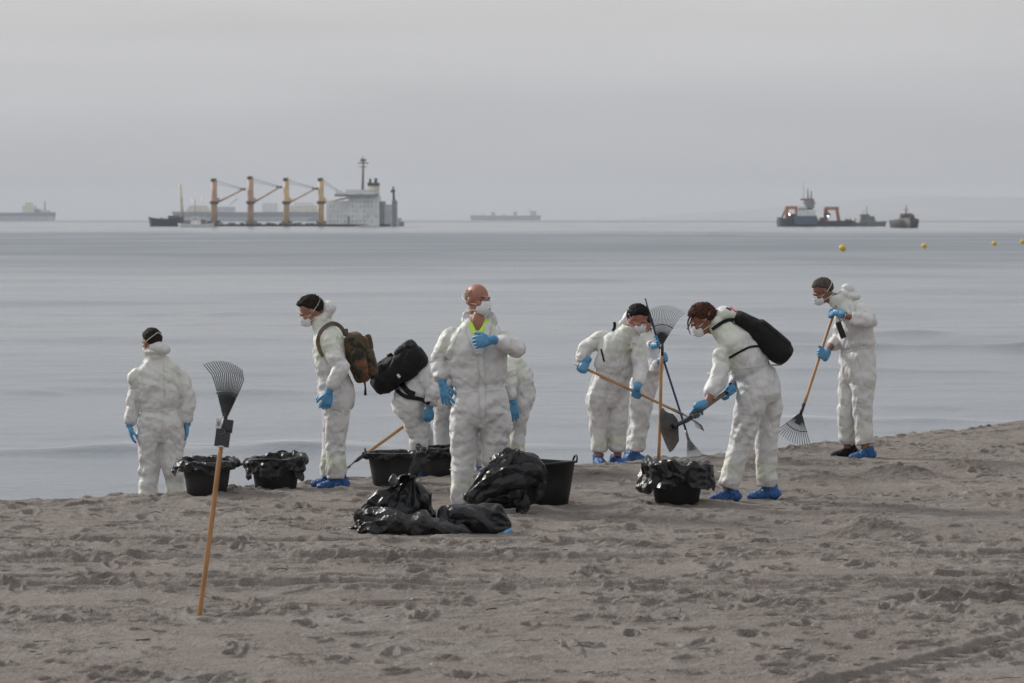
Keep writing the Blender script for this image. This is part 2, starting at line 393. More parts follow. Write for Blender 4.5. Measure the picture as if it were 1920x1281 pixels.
def loft(rows, lat, step=.012, seg=44, fold=None, seed=0, k1=5.0, k2=11.0, expo=2.0, gather=None):
    """rows: x y z ra rb amp ; lat: reference lateral vector(s); ra along it, rb across; amp = fold height in metres"""
    R, q = spline(rows, step); n = len(R); C = R[:, :3]
    T = np.gradient(C, axis=0); T /= np.maximum(np.linalg.norm(T, axis=1), 1e-9)[:, None]
    lat = np.asarray(lat, float)
    A = np.repeat(lat[None], n, 0) if lat.ndim == 1 else np.stack([np.interp(q, np.linspace(0, q[-1], len(lat)), lat[:, i]) for i in range(3)], 1)
    A = A - T * (A * T).sum(1)[:, None]; A /= np.maximum(np.linalg.norm(A, axis=1), 1e-6)[:, None]; B = np.cross(T, A)
    th = np.arange(seg) / seg * 2 * np.pi; c, s_ = np.cos(th), np.sin(th)
    ex = 2 / expo; cs = np.sign(c) * np.abs(c) ** ex; ss = np.sign(s_) * np.abs(s_) ** ex
    ra = np.maximum(R[:, 3], .004)[:, None]; rb = np.maximum(R[:, 4], .004)[:, None]; amp = np.maximum(R[:, 5], 0)[:, None]
    Q = q[:, None]; X = cs[None] * ra; Y = ss[None] * rb
    w1 = noise3(X * 4, Y * 4, Q * 3 + 0 * X, seed + 50) * .09
    n1 = noise3(X * k1, Y * k1, (Q + w1 + .35 * X) * k2, seed); n2 = noise3(X * k1 * 1.7, Y * k1 * 1.7, (Q - w1 - .3 * Y) * k2 * 1.9, seed + 9)
    f = (1 - 2.4 * np.abs(n1)) * .75 + (1 - 2.4 * np.abs(n2)) * .38 + .35 * noise3(X * 5, Y * 5, Q * 4 + 0 * X, seed + 3)
    off = amp * f
    if gather is not None:
        for g0, gw, ga, gf in gather:
            off = off + ga * np.exp(-((Q - g0 * q[-1]) / gw) ** 2) * np.cos(th * gf + 2 * noise3(c[None] * 2, s_[None] * 2, Q * 8 + 0 * X, seed + 4))
    X = X + cs[None] * off; Y = Y + ss[None] * off
    V = C[:, None] + X[..., None] * A[:, None] + Y[..., None] * B[:, None]
    V = np.concatenate([V.reshape(-1, 3), C[:1], C[-1:]])
    Fs = gridfaces(n, seg); c0, c1 = n * seg, n * seg + 1
    for j in range(seg):
        Fs.append(((j + 1) % seg, j, c0)); Fs.append(((n - 1) * seg + j, (n - 1) * seg + (j + 1) % seg, c1))
    return V, Fs
def facet(V, Fc, n):
    """collapse a mesh to about n triangles: large flat panels with sharp creases, as in film"""
    me = bpy.data.meshes.new('tmp'); me.from_pydata(V.tolist(), [], [tuple(f) for f in Fc]); o = bpy.data.objects.new('tmp', me); COL.objects.link(o)
    m = o.modifiers.new('d', 'DECIMATE'); m.ratio = min(1, n / (2 * len(Fc))); dg = bpy.context.evaluated_depsgraph_get(); dg.update(); em = o.evaluated_get(dg).to_mesh()
    Vo = np.array([tuple(v.co) for v in em.vertices]); Fo = [tuple(p.vertices) for p in em.polygons]
    bpy.data.objects.remove(o); bpy.data.meshes.remove(me); return Vo, Fo
def remesh(mb, voxel, smooth=2, sf=.5):
    V, F_ = mb.arr()
    me = bpy.data.meshes.new('tmp'); me.from_pydata(V.tolist(), [], F_); o = bpy.data.objects.new('tmp', me); COL.objects.link(o)
    m = o.modifiers.new('r', 'REMESH'); m.mode = 'VOXEL'; m.voxel_size = voxel; m.adaptivity = 0
    if smooth:
        s = o.modifiers.new('s', 'SMOOTH'); s.factor = sf; s.iterations = smooth
    dg = bpy.context.evaluated_depsgraph_get(); dg.update(); ev = o.evaluated_get(dg); em = ev.to_mesh()
    nv = len(em.vertices); co = np.empty(nv * 3, np.float32); em.vertices.foreach_get('co', co)
    no = np.empty(nv * 3, np.float32); em.vertices.foreach_get('normal', no)
    lt = np.empty(len(em.polygons), np.int32); em.polygons.foreach_get('loop_total', lt)
    if (lt == 4).all():
        f = np.empty(len(em.loops), np.int32); em.loops.foreach_get('vertex_index', f); Fo = f.reshape(-1, 4).copy()
    else:
        Fo = [tuple(p.vertices) for p in em.polygons]
    ev.to_mesh_clear(); bpy.data.objects.remove(o); bpy.data.meshes.remove(me)
    return co.reshape(-1, 3).astype(float), Fo, no.reshape(-1, 3).astype(float)
def tri_folds(V, seed, lams=(.30, .22, .15, .10, .06), slope=.15):
    """straight paper-like creases with flat facets between them"""
    rng = np.random.RandomState(seed + 77); h = np.zeros(len(V)); W_ = V + .03 * np.stack([noise3(V[:, 0] * 3, V[:, 1] * 3, V[:, 2] * 3, seed + k) for k in (1, 2, 3)], 1)
    for li, lam in enumerate(lams):
        for r in range(3):
            k = rng.normal(size=3) * (1, 1, .7); k[2] += 1.1 * rng.choice([-1, 1]); k /= np.linalg.norm(k)
            q = (W_ @ k) / lam + rng.rand(); t = 2 * np.abs(q - np.floor(q + .5)) * 2 - 1
            env = np.clip(noise3(V[:, 0] * 2.2 / (lam * 5), V[:, 1] * 2.2 / (lam * 5), V[:, 2] * 2.2 / (lam * 5), seed * 7 + li * 5 + r) * 2.6 + .05, 0, 1)
            h += env * t * lam * slope / 4 * (.5 if lam > .2 else .85 if lam > .13 else 1.35)
    return h
def ridged(V, fr, seed, sc=(1, 1, 1)):
    return 1 - 2.2 * np.abs(noise3(V[:, 0] * fr * sc[0], V[:, 1] * fr * sc[1], V[:, 2] * fr * sc[2], seed))
def frame_from(f, upv=(0, 0, 1)):
    """columns: right, forward, up"""
    f = Vector(f).normalized(); r = f.cross(Vector(upv)).normalized(); u = r.cross(f)
    return np.array([[r.x, f.x, u.x], [r.y, f.y, u.y], [r.z, f.z, u.z]])
def surf(px, py, bvhs, Y0, lift=.004):
    """first point of a solid seen at a photo pixel, lifted towards the viewer"""
    o = cam.location.copy(); d = (P(px, py, Y0) - o).normalized(); best = None
    for b in bvhs:
        h = b.ray_cast(o, d)
        if h[0] is not None and (best is None or h[3] < best[1]): best = (h[0] + h[1] * lift, h[3])
    return best[0] if best else P(px, py, Y0)
def bvh_of(objs):
    out = []
    for o in objs:
        l = np.array(worldloc(o)); out.append(BVHTree.FromPolygons([tuple(np.array(v.co) + l) for v in o.data.vertices], [tuple(p.vertices) for p in o.data.polygons]))
    return out
def drape(name, pts, width, bvhs, Y0, mat, parent, lift=.006, thick=.003, n=None):
    """a strap or seam laid over a body along a line"""
    pts = np.array(pts, float); rows, _ = spline(np.c_[pts, np.zeros(len(pts))], 4)
    W_ = [surf(a, b, bvhs, Y0, lift) for a, b in rows[:, :2]]
    W_ = np.array([tuple(w) for w in W_])
    for _ in range(2): W_[1:-1] = (W_[:-2] + 2 * W_[1:-1] + W_[2:]) / 4
    T = np.gradient(W_, axis=0); V = []
    for i, p in enumerate(W_):
        v = np.array([0, -1., .1]); s = np.cross(T[i], v); s /= max(np.linalg.norm(s), 1e-6)
        for a, b in ((-1, 0), (-1, 1), (1, 1), (1, 0)): V.append(p + s * a * width / 2 + v * b * thick - v * .001)
    n = len(W_); Fs = gridfaces(n, 4) + [(0, 1, 2, 3), tuple((n - 1) * 4 + k for k in (3, 2, 1, 0))]
    return mesh_obj(name, V, Fs, mat, parent, False)

# ------------------------------------------------------------------ ground
CR = np.array([(0, 938), (150, 933), (300, 926), (450, 915), (600, 899), (700, 891), (900, 880), (1080, 868), (1200, 861), (1340, 850), (1450, 841), (1530, 829), (1680, 815), (1800, 802), (1920, 789)], float)
_d = FPX * CAMH / (CR[:, 1] - HOR); _x = (CR[:, 0] - 960) / FPX * _d
CX = np.concatenate([[-60, -12], _x, [12, 60]]); CY = np.concatenate([[22, 25.2], _d, [41, 52]])
def crest(x): return np.interp(x, CX, CY)
def ground0(x, y):
    e = np.asarray(y, float) - crest(x)
    sp = np.where(e > 3, e, np.log1p(np.exp(np.clip(e / .35, -40, 40))) * .35)
    z = -.13 * sp
    return np.maximum(z, -6 - 0 * z)
# sand heaps, tyre tracks and foot dents are all laid out in metres
_pc = lambda px, py: ((px - 960) / FPX * FPX * CAMH / (py - HOR), FPX * CAMH / (py - HOR))
HEAPS = [(*_pc(374, 1150), .055, .030), (*_pc(392, 1156), .05, .02), (*_pc(388, 926), .2, .02), (*_pc(1269, 947), .22, .018), (*_pc(1022, 955), .2, .018), (*_pc(1682, 893), .26, .12), (*_pc(1722, 898), .20, .03), (*_pc(1637, 1003), .20, .085), (*_pc(1716, 1008), .30, .035), (*_pc(1842, 880), .22, .07), (*_pc(1540, 905), .28, .05), (*_pc(1105, 897), .25, .045),
         (*_pc(1175, 958), .2, .03), (*_pc(1500, 845), .3, .06), (*_pc(1810, 1120), .3, .05), (*_pc(225, 962), .5, .03), (*_pc(480, 925), .4, .025), (*_pc(940, 985), .25, .03), (*_pc(1290, 945), .25, .03)]
def build_ground():
    ys = [14.6]
    while ys[-1] < 41: ys.append(ys[-1] + .0125 + .00055 * (ys[-1] - 14))
    nd = len(ys)
    while ys[-1] < 13000: ys.append(ys[-1] + max(.4, (ys[-1] - 41) * .25))
    pre = [-40, -20, -8, 0, 6, 9, 11, 12.5, 13.5, 14.1, 14.4]
    ys = np.array(pre + ys)
    ds = np.linspace(-1, 1, 640); side = np.array([1.05, 1.15, 1.35, 1.7, 2.4, 4, 8, 20, 60])
    us = np.concatenate([-side[::-1], ds, side])
    wid = .185 * np.clip(ys, 15, 1e9)
    X = us[None] * wid[:, None]; Y = np.repeat(ys[:, None], len(us), 1)
    Z = ground0(X, Y).astype(float)
    core = sstep(0, 14.6, Y) * (Y < 45)
    fade = 1 - sstep(1.0, 1.3, np.abs(us))[None] * .6
    H = np.zeros_like(Z)
    r0, r1 = 6, len(pre) + nd + 6
    x, y = X[r0:r1], Y[r0:r1]
    wx = x + .10 * noise2(x * 2.2, y * 2.2, 31); wy = y + .10 * noise2(x * 2.2, y * 2.2, 32)
    h = .034 * noise2(x * .45, y * .5, 1) + .020 * noise2(wx * 1.3, wy * 1.5, 2)
    calm = sstep(-.35, .5, noise2(x * .55, y * .6, 5))              # smoother and more trodden patches
    calm2 = .35 + .65 * calm
    h += calm2 * (.016 * noise2(wx * 2.6, wy * 4.6, 3) + .012 * (1 - 2.2 * np.abs(noise2(wx * 4.0, wy * 6.5, 4))))
    h += calm2 * .013 * noise2(wx * 9, wy * 12, 6) + calm2 * .008 * (1 - 2 * np.abs(noise2(wx * 15, wy * 20, 7))) + .0035 * noise2(wx * 36, wy * 36, 8)
    # the brink of the beach is lumpier
    ec = np.exp(-((y - crest(x) + .5) / 1.6) ** 2); h += ec * (.024 * noise2(wx * 3.1, wy * 3.1, 11) + .018 * noise2(wx * 8, wy * 8, 12))
    for hx, hy, hr, hh in HEAPS:
        r = np.hypot((x - hx) / 1.5, y - hy) / hr; h += hh * np.exp(-r ** 2 * 1.6) * (1 + .35 * noise2(x * 14, y * 14, 13)) - hh * .25 * np.exp(-(r - 1.6) ** 2 * 5)
    # combed strokes from rakes (right-hand side)
    for (cx, cy, rx, ry, ang, fr) in ((3.3, 22.8, 1.7, .9, .03, 13), (2.0, 25.0, 1.8, .8, -.10, 14), (-2.4, 24.2, 1.5, .5, .1, 14), (3.6, 26.6, 1.4, .9, .15, 13), (1.2, 18.7, 1.5, .35, .16, 15), (2.9, 18.3, 1.2, .4, -.25, 15), (-3.0, 21.8, 1, .3, .0, 15)):
        m = np.exp(-(((x - cx) / rx) ** 2 + ((y - cy) / ry) ** 2) ** 2); q = (y - cy) * math.cos(ang) - (x - cx) * math.sin(ang) + .03 * noise2(x * 1.1, y * 3, 14)
        h += m * (.009 * np.sin(q * 2 * np.pi * fr / 2.2))
    # tyre tracks: two nearly level pairs and one crossing the near right corner
    for (x0, y0, ang, wd, dep, lug) in ((0, 21.9, .018, .16, .022, .215), (0, 20.25, .030, .17, .026, .23), (0, 20.75, .012, .1, .012, .2), (2.1, 16.65, .98, .13, .019, .17), (0, 19.2, .06, .10, .010, .2), (0, 22.9, -.01, .12, .012, .22)):
        ca, sa = math.cos(ang), math.sin(ang)
        q = -(x - x0) * sa + (y - y0) * ca + .05 * noise2(x * .35, 0 * x, 15 + int(y0 * 3)); s = (x - x0) * ca + (y - y0) * sa
        m = sstep(wd, wd * .72, np.abs(q)); lugs = .5 + .5 * np.sin(2 * np.pi * (s / lug + .8 * q / wd * .35) + 1.5 * noise2(s * 1.1, q * 2, 16))
        h *= 1 - .55 * m
        worn = .75 + .35 * sstep(-.4, .3, noise2(s * .7, q * 1.5, 17))
        h += 2.2 * worn * (-dep * .45 * m - dep * .9 * m * sstep(.35, .75, lugs) * sstep(-.15, .1, np.cos(q / wd * 2.4)) + dep * .6 * np.exp(-((np.abs(q) - wd * 1.15) / .035) ** 2) * (1 + .4 * noise2(s * 6, q * 6, 18)))
    # foot dents, each with a pushed-up rim
    rng = np.random.RandomState(3); yv = ys[r0:r1]
    for i in range(2600):
        fy = 14.8 + 22 * rng.rand() ** .8; fx = (rng.rand() * 2 - 1) * .19 * fy
        if fy > crest(fx) + .5: continue
        a = rng.rand() * np.pi; L = rng.uniform(.05, .16) * (1 if rng.rand() < .7 else .6); w = rng.uniform(.03, .06); dp = rng.uniform(.012, .050) * (1.0 if rng.rand() < .6 else .6)
        j0, j1 = np.searchsorted(yv, [fy - .4, fy + .4]); 
        if j1 - j0 < 2: continue
        uw = fx / (.185 * fy); k0, k1 = np.searchsorted(us, [uw - .4 / (.185 * fy), uw + .4 / (.185 * fy)])
        xs, ysub = x[j0:j1, k0:k1] - fx, y[j0:j1, k0:k1] - fy
        u = xs * math.cos(a) + ysub * math.sin(a); v = -xs * math.sin(a) + ysub * math.cos(a)
        r = np.sqrt((u / L) ** 2 + (v / w) ** 2 ) + .25 * noise2(xs * 9 + i, ysub * 9, 19)
        h[j0:j1, k0:k1] += -dp * sstep(1.15, .5, r) + dp * .45 * np.exp(-((r - 1.35) / .28) ** 2)
    H[r0:r1] = h * (1 - sstep(40, 46, y))
    H *= fade * .86
    Z = Z + H * sstep(3, 14, Y)
    wet = sstep(-.05, -.5, Z) * (Y > 20)
    for hx, hy, hr, hh in HEAPS[5:]:
        if hh > .04: r = np.hypot((X - hx) / 1.5, Y - hy) / hr; wet = np.maximum(wet, 1.1 * np.exp(-r ** 2 * 1.1))
    V = np.stack([X, Y, Z], -1).reshape(-1, 3); n, m = X.shape
    i = np.arange((n - 1) * m).reshape(n - 1, m)[:, :-1]
    Fc = np.stack([i, i + 1, i + 1 + m, i + m], -1).reshape(-1, 4)
    o = mesh_obj('beach_sand', V, Fc, SANDM, None, True, {'wet': wet.ravel()})
    tag(o, 'grey brown trodden beach sand with tyre tracks', None, None, 'structure')
    return X, Y, Z, us, ys
GX, GY, GZ, GU, GYS = build_ground()
def gz(x, y):
    j = int(np.clip(np.searchsorted(GYS, y), 1, len(GYS) - 1)); k = int(np.clip(np.searchsorted(GU, x / (.185 * max(y, 15))), 1, len(GU) - 1))
    return float(GZ[j, k])

# ------------------------------------------------------------------ sea
def build_sea():
    py = np.concatenate([np.linspace(1010, 940, 30), np.linspace(939.2, 470, 500), np.linspace(469, 412.75, 110)])
    hs = CAMH - SEA; d = hs * FPX / (py - HOR)
    side = np.array([1.1, 1.3, 1.7, 2.5, 5, 12, 40]); us = np.concatenate([-side[::-1], np.linspace(-1, 1, 360), side])
    X = us[None] * (.19 * d)[:, None]; Y = np.repeat(d[:, None], len(us), 1)
    sp = np.gradient(d)[:, None] + 0 * X; spx = (.19 * d * 2 / 360)[:, None] + 0 * X
    Z = np.zeros_like(X)
    rng = np.random.RandomState(5)
    for i in range(34):
        lam = 1.2 * 1.14 ** i * rng.uniform(.9, 1.1) if i < 26 else rng.uniform(5, 14)
        if lam > 22: lam = rng.uniform(2, 9)
        ang = rng.normal(0, .75) + .08; kx, ky = math.sin(ang) / lam, math.cos(ang) / lam
        amp = .0024 * lam ** .72 * (1 if i < 26 else .8)
        filt = sstep(1.6, 4.0, lam / np.maximum(sp, spx * .3)); mod = .5 + .9 * np.clip(noise2(X / (lam * 6) + i * 3.1, Y / (lam * 4), 60 + i), -.4, 1)
        ph = 2 * np.pi * (kx * X + ky * Y) + rng.rand() * 6.28 + .8 * noise2(X / (lam * 2.5), Y / (lam * 2.5), 90 + i)
        Z += amp * filt * mod * (np.sin(ph) + .25 * np.sin(2 * ph + .6))
    foam = np.zeros_like(X)
    # low shore waves: distance, x extent, height, slant
    for (yc, xc, hw, hh, sl, wv) in ((49.5, -4.0, 5.5, .17, .10, 1.2), (57, 4.0, 7, .10, -.12, 1.4), (66, -8, 7, .09, .1, 1.5), (88, 11.5, 6, .20, -.05, 1.7), (99, 8.5, 9, .12, .04, 2.0), (75, 13, 6, .10, -.1, 1.4), (120, -14, 9, .10, .05, 2)):
        q = Y - yc - sl * (X - xc) - .9 * noise2(X * .22, 0 * X, int(yc)); env = np.exp(-((X - xc) / hw) ** 4) * np.clip(.6 + 1.0 * noise2(X * .45, Y * .3, int(yc) + 1), .1, 1.3)
        prof = np.where(q > 0, np.exp(-(q / (wv * 1.6)) ** 2), np.exp(-(q / (wv * .45)) ** 2)); Z += hh * env * prof
        if yc < 60: foam += .5 * np.clip(env, 0, 1) * np.exp(-((q - .2) / (.5)) ** 2)
    # swash at the water's edge
    gnd = ground0(X, Y); near = np.exp(-((gnd - SEA + .10) / .16) ** 2) * (Y < 70)
    foam = np.clip(foam + near * .8, 0, 1)
    Z *= sstep(-.05, -.8, gnd - SEA) * .9 + .1
    ly = np.log(Y); wob = .16 * noise2(X / 90, 2.2 * ly, 71) + .10 * noise2(X / 30, 5 * ly, 72)
    wind = sstep(np.log(150), np.log(430), ly + wob) * sstep(np.log(1050), np.log(680), ly + wob * .6)
    wind = np.clip(wind * (.85 + .5 * noise2(X / 60, 9 * ly, 73)) + .25 * sstep(.1, .6, noise2(X / 18, 7 * ly, 74)), 0, 1)
    wind = np.maximum(wind, .9 * sstep(np.log(2600), np.log(4500), ly))
    V = np.stack([X, Y, Z + SEA], -1).reshape(-1, 3); n, m = X.shape
    i = np.arange((n - 1) * m).reshape(n - 1, m)[:, :-1]; Fc = np.stack([i, i + 1, i + 1 + m, i + m], -1).reshape(-1, 4)
    tag(mesh_obj('sea', V, Fc, WATER, None, True, {'foam': foam.ravel(), 'wind': wind.ravel()}), 'calm grey blue sea with low swell', None, None, 'structure')
build_sea()

#@@HILLS@@
# ------------------------------------------------------------------ far land
def build_hills():
    Yh = 11000; xs = np.linspace(-400, 5200, 260); rows = []
    prof = 20 + 62 * sstep(350, 1500, xs) * (1 + .35 * noise2(xs / 600, 0 * xs, 3) + .15 * noise2(xs / 160, 0 * xs, 4)) - 20 * (1 - sstep(200, 700, xs))
    V = []
    for k, (f, dy) in enumerate(((0, -900), (.35, -600), (.75, -250), (1, 0), (.6, 500), (0, 1100))):
        for x, h in zip(xs, prof): V.append((x, Yh + dy + 120 * math.sin(x / 300 + k), SEA - 2 + max(h, 0) * f * (1 + .2 * math.sin(x / 90 + k * 2) * (0 < f < 1))))
    m = NT('far_hillside'); m.l(m.ramp(m.noise(.004, 5), [(.3, (.24, .25, .27)), (.7, (.31, .31, .31))]), m.b.inputs['Base Color']); m.set(Roughness=.95)
    tag(mesh_obj('hills', V, gridfaces(6, len(xs), False), m.m, None, True), 'hazy hills across the bay at the right', None, None, 'structure')
build_hills()

# ------------------------------------------------------------------ vessels
def paint(name, col, rough=.6, var=.25, sc=.25): return simple(name, col, rough, var, sc)
VM = dict(buff=paint('buff_crane_paint', (.62, .43, .20)), rusty=paint('weathered_buff_paint', (.50, .31, .20)), white=paint('streaked_white_paint', (.82, .82, .80), .6, .12), dk=paint('dark_hull_paint', (.03, .04, .055)),
          gry=paint('grey_ship_paint', (.22, .23, .24)), navy=paint('tanker_hull_blue', (.07, .09, .14)), cream=paint('cream_paint', (.72, .64, .50)), orange=paint('orange_crane_paint', (.46, .17, .07)), blue=paint('blue_deckhouse_paint', (.06, .12, .18)),
          green=paint('grey_green_navy_paint', (.16, .19, .18)), black=paint('black_funnel_paint', (.012, .012, .015)), pale=paint('pale_paint_and_mirage_gap', (.50, .52, .55)), yel=simple('yellow_buoy_plastic', (.72, .52, .05), .5, .1, 2), glass=simple('dark_window_glass', (.14, .16, .18), .2, .1, 1), red=paint('dull_red_paint', (.30, .07, .05)), brown=paint('brown_deck_gear', (.16, .11, .09)))  # pale: light ship paint, also colours in the mirage gap under far hulls
def pxb(x0, x1, y0, y1, Y, dep, yoff=0):
    """box between photo columns x0..x1 and rows y0..y1 at distance Y"""
    a = P(x0, y1, Y); b = P(x1, y0, Y)
    return ((a.x + b.x) / 2, Y + yoff, (a.z + b.z) / 2), (b.x - a.x, dep, b.z - a.z)
class Ship:
    def __init__(s, name, Y, xb, label, cat='ship', group=None):
        s.Y = Y; p = P(xb, HOR, Y); s.root = empty(name, (p.x, Y, SEA), label, cat, group)
    def box(s, name, x0, x1, y0, y1, mat, dep=12, yoff=0, taper=0, parent=None):
        c, z = pxb(x0, x1, y0, y1, s.Y, dep, yoff); m = MB().box(c, z); V, F_ = m.arr()
        if taper: V[4:, 0] = c[0] + (V[4:, 0] - c[0]) * (1 - taper)
        return mesh_obj(name, V, F_, VM[mat], parent or s.root, False)
    def hull(s, name, x0, x1, y0, y1, mat, dep, rake=(.0, .0), sheer=0, parent=None):
        """hull with pointed bow at both given rakes"""
        a = P(x0, y1, s.Y); b = P(x1, y0, s.Y); L = b.x - a.x; n = 14; V = []
        for i in range(n + 1):
            t = i / n; w = dep / 2 * min(1, (math.sin(math.pi * min(max(t, .0), 1)) ** .35) + .05)
            sh = sheer * (2 * t - 1) ** 2; zb = SEA - .8; zt = b.z + sh
            xt = a.x + L * t; xb = a.x + L * (rake[0] + t * (1 - rake[0] - rake[1]))
            V += [(xb, s.Y - w * .8, zb), (xt, s.Y - w, zt), (xt, s.Y + w, zt), (xb, s.Y + w * .8, zb)]
        Fs = gridfaces(n + 1, 4) + [(3, 2, 1, 0), tuple(n * 4 + k for k in range(4))]
        return mesh_obj(name, V, Fs, VM[mat], parent or s.root, False)
    def bar(s, name, p, q, w, mat, yo=0, w2=None, parent=None):
        a = P(p[0], p[1], s.Y); b = P(q[0], q[1], s.Y); a.y += yo; b.y += yo; r = w / FPX * s.Y / 2
        return MB().tube([a, (a + b) / 2, b], [r, (r + (w2 or w) / FPX * s.Y / 2) / 2, (w2 or w) / FPX * s.Y / 2], 8).build(name, VM[mat], parent or s.root, True)
    def windows(s, parent, x0, x1, y0, y1, nx, ny, w, h, yfront, mat='glass'):
        me = None
        for j in range(ny):
            for i in range(nx):
                if nx * ny > 12 and random.random() < .38: continue
                x = x0 + (x1 - x0) * (i + .5) / nx; y = y0 + (y1 - y0) * (j + .5) / ny
                c, z = pxb(x - w / 2, x + w / 2, y - h / 2, y + h / 2, s.Y, .3, yfront)
                MB().box(c, z).build('window', VM[mat], parent)
def build_wreck():
    Y = 1597
    s = Ship('cargo_ship', Y, 560, 'half sunken cargo ship with four buff deck cranes and white superstructure')
    s.hull('hull', 398, 757, 420.5, 425, 'dk', 26, (0, 0))
    for i in range(26):
        x = 405 + i * 8.1 + random.uniform(-2, 2)
        if i % 3 != 2: s.box('hatch_coaming', x, x + random.uniform(3, 7), 418.5 - random.uniform(0, 1.5), 421.5, 'gry' if i % 2 else 'brown', 14)
    for k, (x, yt, w, m) in enumerate(((401.5, 336, 12, 'rusty'), (469.8, 332, 12, 'rusty'), (537, 335, 11.5, 'buff'), (602, 335, 11.5, 'buff'))):
        cr_ = s.bar('crane', (x, yt), (x, 424), w * .86, m, 0, w * 1.05)
        s.bar('cap', (x - 1, yt - 1.2), (x - 1, yt + 4.5), w * .95, 'black', parent=cr_)
        s.box('collar', x - 7.5, x + 7.5, 377.5, 382.5, 'black', 4.2, parent=cr_)
        s.box('cab', x - 1, x + 9, 371, 378, m, 5, parent=cr_)
        jx, jy = ((x + 55, yt + 19) if k < 3 else (655, 371))
        for yo in (-1.6, 1.6): s.bar('jib', (x + 5, 380), (jx, jy), 3.2, m, yo, 2.4, parent=cr_)
        s.bar('hoist_wire', (x + 3, yt + 3), (jx - 1, jy - 1), 1.1, 'gry', parent=cr_)
        s.bar('hoist_wire', (x + 3, yt + 8), (jx - 1, jy + 1), .8, 'gry', parent=cr_)
        if k < 3: s.box('hook_block', jx - 6, jx + 4, jy - 2, jy + 2, 'black', 3, parent=cr_)
        s.box('winch_house', x - 9, x + 9, 414, 423, 'gry' if k else 'dk', 12, 5)
    a = s.box('superstructure', 655.5, 713, 368, 424, 'white', 22); b = s.box('accommodation_block', 614, 655, 377, 424, 'white', 20)
    s.windows(a, 660, 710, 374, 419, 7, 5, 1.6, 2.2, -11.1); s.windows(b, 618, 652, 383, 419, 5, 4, 1.5, 2.1, -10.1)
    s.box('door', 654, 657.5, 405, 419, 'gry', .5, -11.4, parent=a)
    s.box('bridge', 632, 706, 361, 368.2, 'white', 27)
    br = s.box('bridge_roof', 630, 709, 364.8, 368.4, 'gry', 28.5); s.box('upper_deck', 650, 704, 356, 361.5, 'pale', 18)
    for i in range(9): s.bar('railing_post', (634 + i * 9, 356), (634 + i * 9, 362), .8, 'gry', -12)
    m = s.bar('mast', (681, 300), (680, 360), 3.2, 'brown', 0, 5.5)
    s.bar('yard', (671, 306), (691, 306), 2.2, 'brown', parent=m); s.bar('yard', (674, 313), (687, 313), 1.8, 'brown', parent=m); s.bar('aerial', (680, 293), (680, 303), 1.5, 'brown', parent=m)
    s.box('radar', 676, 686, 298, 303, 'brown', 3, parent=m)
    f = s.box('funnel', 690, 711, 347, 365, 'cream', 8); s.bar('exhaust_pipe', (694, 335), (694, 349), 4, 'black', 0, 6, parent=f); s.bar('exhaust_pipe', (704.5, 334), (704.5, 349), 5, 'black', 0, 7, parent=f)
    s.box('funnel_band', 689.7, 711.3, 343, 349, 'black', 8.4, parent=f)
    for x0, x1, y0, y1, mt in ((714, 722, 378, 424, 'gry'), (722, 736, 384, 424, 'pale'), (736, 744, 376, 424, 'gry'), (744, 752, 409, 424, 'pale'), (750, 757, 416, 425, 'gry'), (726, 733, 394, 408, 'dk'), (716, 742, 402, 404, 'black')): s.box('aft_deckhouse', x0, x1, y0, y1, mt, 14 + random.random())
    am = s.bar('aft_mast', (737, 350), (739, 380), 3.4, 'black', 0, 5); s.box('lamp_platform', 733, 741, 356, 361, 'dk', 3, parent=am)
    # bow barge, work boat
    s = Ship('barge', Y - 25, 312, 'low dark barge with a tall pale mast left of the sunken ship', 'barge')
    s.hull('hull', 278, 345, 411, 424, 'dk', 12, (.06, .02), 1.2); 
    s.bar('mast', (337.5, 345), (343, 413), 4, 'cream', 0, 6.5)
    for x in (296, 302, 309, 316, 322, 330): s.box('deck_gear', x, x + random.uniform(2.5, 5), 408.5 - random.uniform(0, 2), 412, random.choice(['cream', 'brown', 'gry']), 5)
    s.box('wheelhouse', 316, 336, 404.5, 411.5, 'brown', 6)
    s = Ship('work_boat', Y - 190, 366, 'small white boat with dark waterline moored in front of the barge', 'boat')
    s.hull('hull', 333, 402, 420.5, 430, 'white', 7, (.05, .04), .5); s.hull('waterline_band', 336, 400, 427.2, 430, 'dk', 7.4, (.02, .02)); s.box('deckhouse', 345, 357, 413, 421, 'gry', 4); c = s.box('cabin', 361, 372, 406, 421, 'white', 4); s.windows(c, 362, 371, 408, 413, 2, 1, 2.4, 2.4, -2.2)
    s.bar('mast', (366, 376), (366, 407), 1.3, 'gry'); s.box('deck_gear', 377, 386, 412, 421, 'brown', 3)
    s.box('deck_gear', 388, 396, 415, 421, 'dk', 3)
